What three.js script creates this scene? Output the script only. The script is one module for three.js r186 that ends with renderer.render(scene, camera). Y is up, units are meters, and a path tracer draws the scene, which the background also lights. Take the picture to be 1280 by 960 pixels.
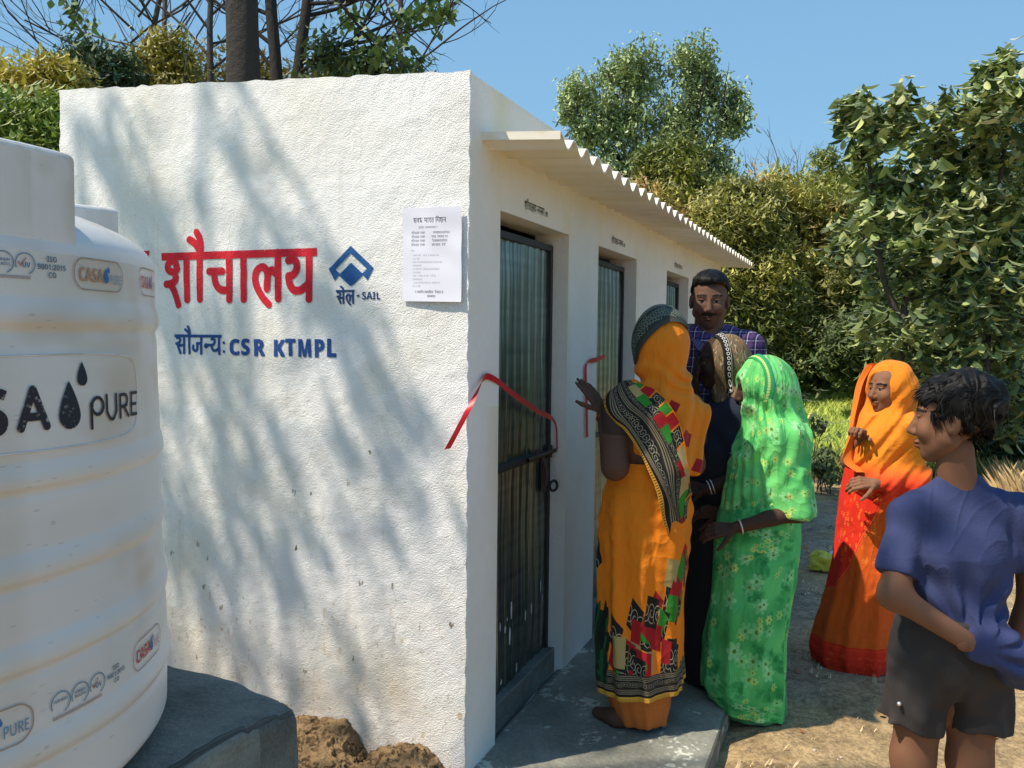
import * as THREE from 'three';
import { mergeGeometries, mergeVertices } from 'three/addons/utils/BufferGeometryUtils.js';
import { RoundedBoxGeometry } from 'three/addons/geometries/RoundedBoxGeometry.js';

// ---------------------------------------------------------------- camera, sky, sun, exposure
const scene = new THREE.Scene();
const YAW = 0.3884;
const camera = new THREE.PerspectiveCamera(48.64, 4 / 3, 0.05, 3000);
camera.rotation.order = 'YXZ';
camera.position.set(1.1986, 1.5, 2.5409);
camera.rotation.set(-0.0563, YAW, 0.0111);
const SUN = new THREE.Vector3(-0.391, 0.829, 0.397).normalize();
function skyTexture() {
  const W = 512, H = 256, d = new Float32Array(W * H * 4);
  for (let j = 0; j < H; j++) {
    const el = ((j + 0.5) / H - 0.5) * Math.PI, y = Math.sin(el), up = Math.max(y, 0);
    for (let i = 0; i < W; i++) {
      const az = ((i + 0.5) / W - 0.5) * 2 * Math.PI, x = Math.cos(az) * Math.cos(el), z = Math.sin(az) * Math.cos(el);
      const c = x * SUN.x + y * SUN.y + z * SUN.z, glow = Math.pow(Math.max(c, 0), 8) * 0.35 + Math.pow(Math.max(c, 0), 60) * 0.8;
      const t = Math.pow(up, 0.55), o = (j * W + i) * 4;
      const base = [[0.40, 0.68, 0.90], [0.085, 0.27, 0.57]];
      for (let k = 0; k < 3; k++) d[o + k] = base[0][k] * (1 - t) + base[1][k] * t + glow * [1, 0.97, 0.9][k];
      d[o + 3] = 1;
    }
  }
  const tx = new THREE.DataTexture(d, W, H, THREE.RGBAFormat, THREE.FloatType);
  tx.mapping = THREE.EquirectangularReflectionMapping; tx.magFilter = tx.minFilter = THREE.LinearFilter; tx.needsUpdate = true;
  return tx;
}
scene.background = scene.environment = skyTexture();
const sun = new THREE.DirectionalLight(0xfff1dc, 5.0);
sun.position.copy(SUN).multiplyScalar(40); sun.target.position.set(0, 0, -2);
sun.position.add(sun.target.position); sun.castShadow = true;
sun.shadow.mapSize.set(4096, 4096);
Object.assign(sun.shadow.camera, { left: -16, right: 16, top: 16, bottom: -16, near: 1, far: 90 });
scene.add(sun, sun.target);
const renderer = new THREE.WebGLRenderer({ antialias: true });
renderer.toneMapping = THREE.LinearToneMapping;
renderer.toneMappingExposure = 1.06;
renderer.shadowMap.enabled = true;

// ---------------------------------------------------------------- helpers
const V = (x, y, z) => new THREE.Vector3(x, y, z);
function rng(seed) { let a = seed >>> 0; return () => { a = (a + 0x6d2b79f5) | 0; let t = Math.imul(a ^ (a >>> 15), 1 | a); t = (t + Math.imul(t ^ (t >>> 7), 61 | t)) ^ t; return ((t ^ (t >>> 14)) >>> 0) / 4294967296; }; }
const hash = (x, y, z) => { let h = (Math.imul(x | 0, 374761393) + Math.imul(y | 0, 668265263) + Math.imul(z | 0, 2147483647 - 1013)) | 0; h = Math.imul(h ^ (h >>> 13), 1274126177); return ((h ^ (h >>> 16)) >>> 0) / 4294967296; };
const lerp = (a, b, t) => a + (b - a) * t, clamp = (x, a, b) => Math.min(b, Math.max(a, x)), sstep = (a, b, x) => { const t = clamp((x - a) / (b - a), 0, 1); return t * t * (3 - 2 * t); };
function noise(x, y, z, p = 0) {   // value noise -1..1, optional period
  const xi = Math.floor(x), yi = Math.floor(y), zi = Math.floor(z), s = (t) => t * t * (3 - 2 * t), fx = s(x - xi), fy = s(y - yi), fz = s(z - zi);
  const w = (v) => p ? ((v % p) + p) % p : v, h = (a, b, c) => hash(w(xi + a), w(yi + b), zi + c);
  return 2 * lerp(lerp(lerp(h(0, 0, 0), h(1, 0, 0), fx), lerp(h(0, 1, 0), h(1, 1, 0), fx), fy), lerp(lerp(h(0, 0, 1), h(1, 0, 1), fx), lerp(h(0, 1, 1), h(1, 1, 1), fx), fy), fz) - 1;
}
const fbm = (x, y, z, n = 4) => { let s = 0, a = 0.5; for (let i = 0; i < n; i++) { s += a * noise(x, y, z + i * 7.3); x *= 2.03; y *= 2.03; z *= 2.03; a *= 0.5; } return s; };
const usedNames = new Map();
function numbered(n) { const k = usedNames.get(n) ?? 0; usedNames.set(n, k + 1); return k ? n + '_' + String(k).padStart(3, '0') : n; }
function shadow(o) { o.castShadow = o.receiveShadow = true; return o; }
function tag(o, label, category, group) { o.userData.label = label; o.userData.category = category; if (group) o.userData.group = group; return o; }
function thing(name, label, category, pos = [0, 0, 0], turn = 0, group) {
  const o = new THREE.Group(); o.name = numbered(name); scene.add(o); o.position.set(...pos); o.rotation.y = turn;
  return tag(o, label, category, group);
}
function part(name, geo, mat, parent) { const m = shadow(new THREE.Mesh(geo, mat)); m.name = parent ? name : numbered(name); (parent ?? scene).add(m); return m; }
function struct(name, geo, mat) { const m = part(name, geo, mat); m.userData.kind = 'structure'; return m; }
const std = (color, rough = 0.9, extra = {}) => new THREE.MeshStandardMaterial({ color: Array.isArray(color) ? new THREE.Color().setRGB(...color) : color, roughness: rough, ...extra });
function canvasTex(w, h, draw, o = {}) {
  const c = document.createElement('canvas'); c.width = w; c.height = h; const g = c.getContext('2d'); draw(g, w, h);
  const t = new THREE.CanvasTexture(c); t.colorSpace = o.linear ? THREE.NoColorSpace : THREE.SRGBColorSpace;
  t.wrapS = t.wrapT = o.clamp ? THREE.ClampToEdgeWrapping : THREE.RepeatWrapping; if (o.channel) t.channel = o.channel; return t;
}
function dataTex(w, h, f, o = {}) {
  const d = new Uint8Array(w * h * 4);
  for (let y = 0; y < h; y++) for (let x = 0; x < w; x++) { const v = f(x / w, y / h), i = (y * w + x) * 4; if (Array.isArray(v)) { for (let k = 0; k < 3; k++) d[i + k] = clamp(v[k] * 255, 0, 255); } else d[i] = d[i + 1] = d[i + 2] = clamp(v * 255, 0, 255); d[i + 3] = 255; }
  const t = new THREE.DataTexture(d, w, h); t.wrapS = t.wrapT = THREE.RepeatWrapping; t.magFilter = t.minFilter = THREE.LinearFilter; if (o.srgb) t.colorSpace = THREE.SRGBColorSpace; t.needsUpdate = true; return t;
}
function boxUV(g, s = 1) {   // uv in metres by dominant normal
  g = g.index ? g.toNonIndexed() : g; const p = g.attributes.position, n = g.attributes.normal, uv = new Float32Array(p.count * 2);
  for (let i = 0; i < p.count; i++) { const ax = Math.abs(n.getX(i)), ay = Math.abs(n.getY(i)), az = Math.abs(n.getZ(i)); const [u, v] = ay > ax && ay > az ? [p.getX(i), p.getZ(i)] : ax > az ? [p.getZ(i), p.getY(i)] : [p.getX(i), p.getY(i)]; uv[2 * i] = u * s; uv[2 * i + 1] = v * s; }
  g.setAttribute('uv', new THREE.BufferAttribute(uv, 2)); return g;
}
function box(x0, x1, y0, y1, z0, z1, r = 0.004) { const g = r ? new RoundedBoxGeometry(x1 - x0, y1 - y0, z1 - z0, 2, r) : new THREE.BoxGeometry(x1 - x0, y1 - y0, z1 - z0); g.translate((x0 + x1) / 2, (y0 + y1) / 2, (z0 + z1) / 2); return boxUV(g); }
function tube(pts, r, seg = 24, rs = 7) { return new THREE.TubeGeometry(new THREE.CatmullRomCurve3(pts.map((p) => p.isVector3 ? p : V(...p))), seg, r, rs); }
function gridGeo(nu, nv, f, uvf) {   // f(s,t) -> [x,y,z]
  const P = new Float32Array((nu + 1) * (nv + 1) * 3), U = new Float32Array((nu + 1) * (nv + 1) * 2), I = [];
  for (let j = 0; j <= nv; j++) for (let i = 0; i <= nu; i++) { const k = j * (nu + 1) + i, s = i / nu, t = j / nv, p = f(s, t); P[3 * k] = p[0]; P[3 * k + 1] = p[1]; P[3 * k + 2] = p[2]; const w = uvf ? uvf(s, t, p) : [s, t]; U[2 * k] = w[0]; U[2 * k + 1] = w[1]; if (i < nu && j < nv) I.push(k, k + 1, k + nu + 2, k, k + nu + 2, k + nu + 1); }
  const g = new THREE.BufferGeometry(); g.setAttribute('position', new THREE.BufferAttribute(P, 3)); g.setAttribute('uv', new THREE.BufferAttribute(U, 2)); g.setIndex(I); g.computeVertexNormals(); return g;
}
// distance fields and their mesh (surface nets)
const smin = (a, b, k) => { const h = Math.max(k - Math.abs(a - b), 0); return Math.min(a, b) - h * h * 0.25 / k; };
const smax = (a, b, k) => -smin(-a, -b, k);
function caps(list, k) {   // list of [ax,ay,az, bx,by,bz, ra, rb]
  return (x, y, z) => {
    let d = 9;
    for (const c of list) {
      const bx = c[3] - c[0], by = c[4] - c[1], bz = c[5] - c[2], px = x - c[0], py = y - c[1], pz = z - c[2];
      const t = clamp((px * bx + py * by + pz * bz) / (bx * bx + by * by + bz * bz + 1e-9), 0, 1);
      const e = Math.hypot(px - bx * t, py - by * t, pz - bz * t) - (c[6] + (c[7] - c[6]) * t);
      d = d === 9 ? e : smin(d, e, k);
    }
    return d;
  };
}
const ell = (cx, cy, cz, rx, ry, rz) => (x, y, z) => { const a = (x - cx) / rx, b = (y - cy) / ry, c = (z - cz) / rz, k0 = Math.hypot(a, b, c), k1 = Math.hypot(a / rx, b / ry, c / rz); return k0 < 1e-6 ? -Math.min(rx, ry, rz) : k0 * (k0 - 1) / k1; };
function nets(f, b0, b1, h, o = {}) {
  const nx = Math.ceil((b1[0] - b0[0]) / h) + 2, ny = Math.ceil((b1[1] - b0[1]) / h) + 2, nz = Math.ceil((b1[2] - b0[2]) / h) + 2;
  const val = new Float32Array(nx * ny * nz), B = 5, at = (i, j, k) => (k * ny + j) * nx + i;
  for (let K = 0; K < nz; K += B) for (let J = 0; J < ny; J += B) for (let I = 0; I < nx; I += B) {
    const d = f(b0[0] + (I + B / 2) * h, b0[1] + (J + B / 2) * h, b0[2] + (K + B / 2) * h), far = Math.abs(d) > B * h * 1.6 + (o.slop ?? 0.02);
    for (let k = K; k < Math.min(K + B, nz); k++) for (let j = J; j < Math.min(J + B, ny); j++) for (let i = I; i < Math.min(I + B, nx); i++) val[at(i, j, k)] = far ? d : f(b0[0] + i * h, b0[1] + j * h, b0[2] + k * h);
  }
  const id = new Int32Array(nx * ny * nz).fill(-1), P = [], E = [[0, 1], [2, 3], [4, 5], [6, 7], [0, 2], [1, 3], [4, 6], [5, 7], [0, 4], [1, 5], [2, 6], [3, 7]], c = new Float32Array(8);
  for (let k = 0; k < nz - 1; k++) for (let j = 0; j < ny - 1; j++) for (let i = 0; i < nx - 1; i++) {
    let m = 0; for (let q = 0; q < 8; q++) { c[q] = val[at(i + (q & 1), j + ((q >> 1) & 1), k + (q >> 2))]; if (c[q] < 0) m++; }
    if (m === 0 || m === 8) continue;
    let sx = 0, sy = 0, sz = 0, n = 0;
    for (const [a, b] of E) if ((c[a] < 0) !== (c[b] < 0)) { const t = c[a] / (c[a] - c[b]); sx += (a & 1) + t * ((b & 1) - (a & 1)); sy += ((a >> 1) & 1) + t * (((b >> 1) & 1) - ((a >> 1) & 1)); sz += (a >> 2) + t * ((b >> 2) - (a >> 2)); n++; }
    id[at(i, j, k)] = P.length / 3; P.push(b0[0] + (i + sx / n) * h, b0[1] + (j + sy / n) * h, b0[2] + (k + sz / n) * h);
  }
  const idx = [];
  const quad = (a, b, d, e, flip) => { if (a < 0 || b < 0 || d < 0 || e < 0) return; flip ? idx.push(a, d, b, a, e, d) : idx.push(a, b, d, a, d, e); };
  for (let k = 1; k < nz - 1; k++) for (let j = 1; j < ny - 1; j++) for (let i = 1; i < nx - 1; i++) {
    const v = val[at(i, j, k)] < 0;
    if (v !== val[at(i + 1, j, k)] < 0) quad(id[at(i, j - 1, k - 1)], id[at(i, j, k - 1)], id[at(i, j, k)], id[at(i, j - 1, k)], !v);
    if (v !== val[at(i, j + 1, k)] < 0) quad(id[at(i - 1, j, k - 1)], id[at(i - 1, j, k)], id[at(i, j, k)], id[at(i, j, k - 1)], !v);
    if (v !== val[at(i, j, k + 1)] < 0) quad(id[at(i - 1, j - 1, k)], id[at(i, j - 1, k)], id[at(i, j, k)], id[at(i - 1, j, k)], !v);
  }
  const n = P.length / 3, N = new Float32Array(n * 3), e = h * 0.7;
  for (let i = 0; i < n; i++) {
    const x = P[3 * i], y = P[3 * i + 1], z = P[3 * i + 2]; let gx = f(x + e, y, z) - f(x - e, y, z), gy = f(x, y + e, z) - f(x, y - e, z), gz = f(x, y, z + e) - f(x, y, z - e); const l = Math.hypot(gx, gy, gz) || 1; N[3 * i] = gx / l; N[3 * i + 1] = gy / l; N[3 * i + 2] = gz / l;
  }
  let g = new THREE.BufferGeometry(); g.setAttribute('position', new THREE.BufferAttribute(new Float32Array(P), 3)); g.setAttribute('normal', new THREE.BufferAttribute(N, 3)); g.setIndex(idx);
  if (o.color) { const C = new Float32Array(n * 3); for (let i = 0; i < n; i++) C.set(o.color(P[3 * i], P[3 * i + 1], P[3 * i + 2]), 3 * i); g.setAttribute('color', new THREE.BufferAttribute(C, 3)); }
  if (o.uv) {
    g = g.toNonIndexed(); const p = g.attributes.position, U = new Float32Array(p.count * 2);
    for (let i = 0; i < p.count; i += 3) { let u0; for (let q = 0; q < 3; q++) { let [u, v] = o.uv(p.getX(i + q), p.getY(i + q), p.getZ(i + q)); if (q === 0) u0 = u; else if (o.period) { while (u - u0 > o.period / 2) u -= o.period; while (u - u0 < -o.period / 2) u += o.period; } U[2 * (i + q)] = u; U[2 * (i + q) + 1] = v; } }
    g.setAttribute('uv', new THREE.BufferAttribute(U, 2));
  }
  return g;
}
function onto(f, p, off) { for (let i = 0; i < 10; i++) { const e = 0.003, d = f(p[0], p[1], p[2]) - off, g = [f(p[0] + e, p[1], p[2]) - f(p[0] - e, p[1], p[2]), f(p[0], p[1] + e, p[2]) - f(p[0], p[1] - e, p[2]), f(p[0], p[1], p[2] + e) - f(p[0], p[1], p[2] - e)], l = Math.hypot(...g) || 1; for (let k = 0; k < 3; k++) p[k] -= g[k] / l * d * 0.8; if (Math.abs(d) < 1e-4) break; } return p; }
const curve = (pts) => { const c = new THREE.CatmullRomCurve3(pts.map((p) => V(...p))); return (t) => c.getPoint(clamp(t, 0, 1)).toArray(); };
function strip(f, A, B, off, nu, nv) { const a = curve(A), b = curve(B); return gridGeo(nu, nv, (s, t) => { const p = a(s), q = b(s), m = [0, 1, 2].map((k) => lerp(p[k], q[k], t)); return f ? onto(f, m, off) : m; }); }
// stacked elliptical rings with folds: rings [y, cx, cz, rx, rz]
function loft(rings, nu, nv, fold, uvf) {
  const C = [1, 2, 3, 4].map((k) => new THREE.CatmullRomCurve3(rings.map((r) => V(r[0], r[k], 0)), false, 'centripetal'));
  return gridGeo(nu, nv, (s, t) => { const a = (s + 0.5) * 2 * Math.PI, q = C.map((c) => c.getPoint(t)), y = q[0].x, k = 1 + (fold ? fold(a, t, y) : 0); return [q[0].y + Math.sin(a) * q[2].y * k, y + (fold && fold.dy ? fold.dy(a, t) : 0), q[1].y + Math.cos(a) * q[3].y * k]; }, uvf ?? ((s, t, p) => [s, t]));
}

// ---------------------------------------------------------------- surface textures
const cell = (x, y, p) => { let m = 9; const xi = Math.floor(x), yi = Math.floor(y); for (let j = -1; j <= 1; j++) for (let i = -1; i <= 1; i++) { const a = ((xi + i) % p + p) % p, b = ((yi + j) % p + p) % p, dx = xi + i + hash(a, b, 5) - x, dy = yi + j + hash(a, b, 9) - y; m = Math.min(m, dx * dx + dy * dy); } return Math.sqrt(m); };
const castBump = dataTex(1024, 1024, (u, v) => { const c = cell(u * 84, v * 84, 84), n = noise(u * 120, v * 120, 3, 120), n2 = noise(u * 230, v * 230, 4, 230), m = noise(u * 40, v * 40, 5, 40), pit = sstep(0.3, 0.12, cell(u * 46 + 0.4, v * 46, 46)); return clamp(0.42 + 0.22 * (0.6 - Math.min(c, 1)) + 0.2 * n + 0.12 * n2 + 0.1 * m - 0.28 * pit, 0, 1); });
const plasterBump = dataTex(512, 512, (u, v) => 0.5 + 0.3 * noise(u * 20, v * 20, 1, 20) + 0.2 * noise(u * 90, v * 90, 2, 90));
const plasterTone = dataTex(512, 512, (u, v) => { const n = 0.5 * noise(u * 3, v * 3, 4, 3) + 0.3 * noise(u * 9, v * 9, 5, 9) + 0.2 * noise(u * 40, v * 40, 6, 40), w = Math.max(0, noise(u * 5, v * 2, 8, 1000) - 0.25); return [0.93 + 0.03 * n - 0.03 * w, 0.915 + 0.035 * n - 0.05 * w, 0.88 + 0.045 * n - 0.13 * w]; }, { srgb: true });  // w: faint yellow patches painted in, echoing light bounced under the canopy
const cementTone = dataTex(1024, 1024, (u, v) => { const n = fbm(u * 8, v * 8, 2, 5), s = noise(u * 17, v * 17, 7, 17), m = noise(u * 200, v * 200, 1, 200); const l = 0.60 + 0.2 * n + 0.04 * m, w = sstep(0.27, 0.5, s * 0.55 + noise(u * 70, v * 70, 3, 70) * 0.3 + noise(u * 160, v * 160, 5, 160) * 0.3) * 0.26; return [l + w, l * 1.01 + w, l * 0.97 + w]; }, { srgb: true });
const plainCement = dataTex(1024, 1024, (u, v) => { const n = fbm(u * 7, v * 7, 12, 6), m = noise(u * 220, v * 220, 1, 220), d = sstep(0.1, 0.6, fbm(u * 4, v * 4, 22, 3)) * 0.12; const l = 0.6 + 0.2 * n + 0.05 * m; return [l + d, l * 1.01 + d * 0.95, l * 0.97 + d * 0.8]; }, { srgb: true });
const roughBump = dataTex(512, 512, (u, v) => 0.5 + 0.25 * noise(u * 12, v * 12, 1, 12) + 0.15 * noise(u * 45, v * 45, 2, 45) + 0.1 * noise(u * 160, v * 160, 3, 160));
const rep = (t, s, ch) => { const c = t.clone(); c.repeat.set(s, s); if (ch) c.channel = ch; c.needsUpdate = true; return c; };

// ---------------------------------------------------------------- ground
const gh = (x, z) => { const d = Math.hypot(x - 1.2, z - 2.54); return -0.06 + 0.65 * sstep(10, 17, -z * 0.92 + 1.2) + (x < -2 ? 0.3 * sstep(2, 6, -x) : 0) + 0.018 * noise(x * 1.3, z * 1.3, 0) + 0.010 * noise(x * 4, z * 4, 1) + 0.006 * noise(x * 13, z * 13, 2) + 0.2 * sstep(14, 40, d) * noise(x * 0.12, z * 0.12, 3) - (x > -0.05 && x < 0.8 && z > -5.6 && z < 0.2 ? 0.03 : 0); };
{
  const ax = (lo, hi, n, mid) => Array.from({ length: n + 1 }, (_, i) => { const s = (i / n) * 2 - 1, e = s < 0 ? lo : hi; return mid + (Math.abs(e) - (s < 0 ? -mid : mid) * Math.sign(e) * 0) * Math.sign(s) * (0.018 * Math.abs(s) + 0.982 * Math.pow(Math.abs(s), 5.2)); });
  const xs = ax(-900, 900, 300, 1.2), zs = ax(-900, 900, 380, -1);
  const n = xs.length, m = zs.length, P = new Float32Array(n * m * 3), U = new Float32Array(n * m * 2), C = new Float32Array(n * m * 3), I = [];
  for (let j = 0; j < m; j++) for (let i = 0; i < n; i++) {
    const k = j * n + i, x = xs[i], z = zs[j]; P.set([x, gh(x, z), z], 3 * k); U.set([x, z], 2 * k);
    const g = sstep(7.5, 9, -z + 0.8 * noise(x * 0.8, z * 0.8, 5)) + sstep(1.8, 3.2, -x + 0.5 * noise(x, z, 6)), w = clamp(g, 0, 1), v = 0.5 + 0.5 * fbm(x * 1.7, z * 1.7, 8), soil = [lerp(0.36, 0.62, v), lerp(0.25, 0.46, v), lerp(0.125, 0.26, v)], gr = [0.30, 0.36, 0.08], laneGrey = x > 0.7 && z < -1.2 && z > -6 ? 0.6 * sstep(0.0, 0.6, 1.35 - x + 0.3 * noise(x * 3, z * 3, 2)) : 0;  // greyer strip of earth along the lane beside the apron
    for (let q = 0; q < 3; q++) C[3 * k + q] = lerp(lerp(soil[q], [0.34, 0.32, 0.28][q], laneGrey), gr[q], w);
    if (i < n - 1 && j < m - 1) I.push(k, k + n, k + 1, k + 1, k + n, k + n + 1);
  }
  const g = new THREE.BufferGeometry(); g.setAttribute('position', new THREE.BufferAttribute(P, 3)); g.setAttribute('uv', new THREE.BufferAttribute(U, 2)); g.setAttribute('color', new THREE.BufferAttribute(C, 3)); g.setIndex(I); g.computeVertexNormals();
  const tone = dataTex(1024, 1024, (u, v) => { const l = 0.86 + 0.1 * noise(u * 30, v * 30, 1, 30) + 0.1 * noise(u * 110, v * 110, 2, 110) + 0.12 * noise(u * 300, v * 300, 3, 300); return [l, l * 0.99, l * 0.97]; }, { srgb: true });
  struct('ground', g, new THREE.MeshStandardMaterial({ vertexColors: true, roughness: 1, map: rep(tone, 0.5), bumpMap: rep(roughBump, 1.4), bumpScale: 0.012 }));
}
// concrete apron in front of the doors
{
  const f = (x, y, z) => { const ex = 0.006 * noise(z * 7, 3, 1) + 0.012 * noise(z * 1.7, 1, 4); const d = [Math.abs(x - 0.36) - 0.402 - ex, Math.abs(y + 0.06) - 0.06 - 0.003 * noise(x * 5, z * 5, 2), Math.abs(z + 2.75) - 2.85]; const o = Math.hypot(...d.map((q) => Math.max(q + 0.012, 0))) - 0.012; return Math.max(...d) < -0.012 ? Math.max(...d) : o; };
  const mat = new THREE.MeshStandardMaterial({ roughness: 0.85, color: new THREE.Color().setRGB(0.70, 0.69, 0.63), map: rep(cementTone, 0.55), bumpMap: rep(roughBump, 1.5), bumpScale: 0.006 });
  const g = boxUV(nets(f, [-0.08, -0.14, -5.65], [0.82, 0.03, 0.16], 0.018));
  struct('concrete_apron', g, mat);
}
// ---------------------------------------------------------------- hand-painted Devanagari and other lettering
// strokes in a unit box: headline at y = 0, foot at y = 1; [advance, path, has headline]
const G = {
  aa: [0.42, 'M.2 0L.2 1'], sha: [0.86, 'M.4 .3Q.36 .04 .2 .12Q.04 .22 .18 .34Q.36 .36 .36 .5Q.34 .64 .08 .64M.16 .64Q.3 .7 .42 1.12M.68 0L.68 1'],
  au: [0.42, 'M.2 0L.2 1M.2 0Q.2 -.24 -.08 -.36M.2 0Q.3 -.3 .12 -.52'], cha: [0.82, 'M.06 .36L.42 .36M.2 .38Q.18 .86 .62 .78M.62 0L.62 1'],
  la: [0.9, 'M.42 .78Q.5 .3 .28 .3Q.04 .36 .12 .66Q.2 .9 .46 1.12M.42 .7Q.44 .34 .6 .38L.72 .5M.72 0L.72 1'], ya: [0.84, 'M.1 .16Q.34 .1 .32 .32Q.28 .5 .1 .5Q.14 .9 .44 .8L.64 .66M.64 0L.64 1'],
  sa: [0.86, 'M.12 .12Q.4 .06 .36 .3Q.3 .46 .08 .46M.14 .46L.4 1M.34 .56L.66 .56M.66 0L.66 1'], e: [0, 'M-.18 0Q-.2 -.26 -.46 -.36'], ja: [0.86, 'M.66 .42L.36 .42Q.46 .88 .2 .84Q.02 .8 .08 .56M.66 0L.66 1'],
  na: [0.78, 'M.6 .5L.24 .5Q.12 .4 .1 .54Q.14 .68 .26 .56M.6 0L.6 1'], nh: [0.46, 'M.44 .5L.24 .5Q.1 .42 .1 .56Q.14 .68 .26 .56'], va: [0.74, 'M.56 .34Q.1 .2 .1 .5Q.12 .8 .56 .6M.56 0L.56 1'],
  chha: [0.84, 'M.14 .16Q.4 .08 .34 .3Q.1 .4 .3 .54Q.6 .5 .6 .74Q.5 1 .28 .86Q.2 .66 .5 .66'], bha: [0.84, 'M.1 .1Q.3 .02 .26 .3L.22 .56M.1 .56L.66 .56M.66 0L.66 1'], ra: [0.56, 'M.14 .1Q.44 .06 .4 .3Q.34 .46 .12 .46M.18 .48L.44 1'],
  ta: [0.72, 'M.54 .36Q.1 .26 .14 .6Q.16 .8 .3 .98M.54 0L.54 1'], ma: [0.8, 'M.18 0L.18 .6M.08 .6L.62 .54M.62 0L.62 1'], i: [0.38, 'M.2 0L.2 1M.2 0Q.2 -.34 .6 -.32Q.86 -.28 .9 0'], ba: [0.74, 'M.56 .34Q.1 .2 .1 .5Q.12 .8 .56 .6M.2 .36L.46 .68M.56 0L.56 1'],
  ka: [0.9, 'M.46 .34Q.1 .2 .1 .5Q.12 .8 .46 .6M.46 .36Q.84 .2 .8 .6L.7 .8M.46 0L.46 1'], sp: [0.4, '', 0], o: [0.5, 'M.25 .3Q.05 .32 .08 .6Q.1 .95 .26 .95Q.44 .9 .42 .6Q.4 .3 .25 .3', 0], col: [0.3, 'M.14 .35L.15 .36M.14 .85L.15 .86', 0], one: [0.5, 'M.3 .36Q.1 .3 .1 .5Q.16 .66 .3 .5Q.4 .8 .3 1', 0],
};
function nagari(g, words_, x, y, h, lw, jitter = 0, r = () => 0.5) {
  g.save(); g.lineCap = g.lineJoin = 'round'; g.lineWidth = lw; g.translate(x, y); g.scale(h, h); g.lineWidth = lw / h;
  let px = 0, run = 0;
  const line = (a, b) => { if (b - a > 0.1) { g.lineCap = 'butt'; g.beginPath(); g.moveTo(a - 0.06, 0); g.lineTo(b, 0); g.stroke(); g.lineCap = 'round'; } };
  for (const t of words_.split(' ')) {
    const gl = G[t]; if (gl[2] === 0) { line(run, px); }
    g.save(); g.translate(px, jitter * (r() - 0.5));
    let cx, cy; g.beginPath();
    for (const m of gl[1].matchAll(/([MLQ])([-\d. ]+)/g)) { const a = m[2].trim().split(/\s+/).map(Number); if (m[1] === 'M') g.moveTo(...a); else if (m[1] === 'L') g.lineTo(...a); else g.quadraticCurveTo(...a); }
    g.stroke(); g.restore();
    px += gl[0]; if (gl[2] === 0) run = px;
  }
  line(run, px); g.restore(); return px * h;
}
const wob = rng(77);
function wear(g, w, h, n, r, s = 3) { g.save(); g.globalCompositeOperation = 'destination-out'; for (let i = 0; i < n; i++) { g.globalAlpha = 0.25 + 0.5 * r(); g.beginPath(); g.arc(r() * w, r() * h, s * (0.3 + r()), 0, 7); g.fill(); } g.restore(); }

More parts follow.
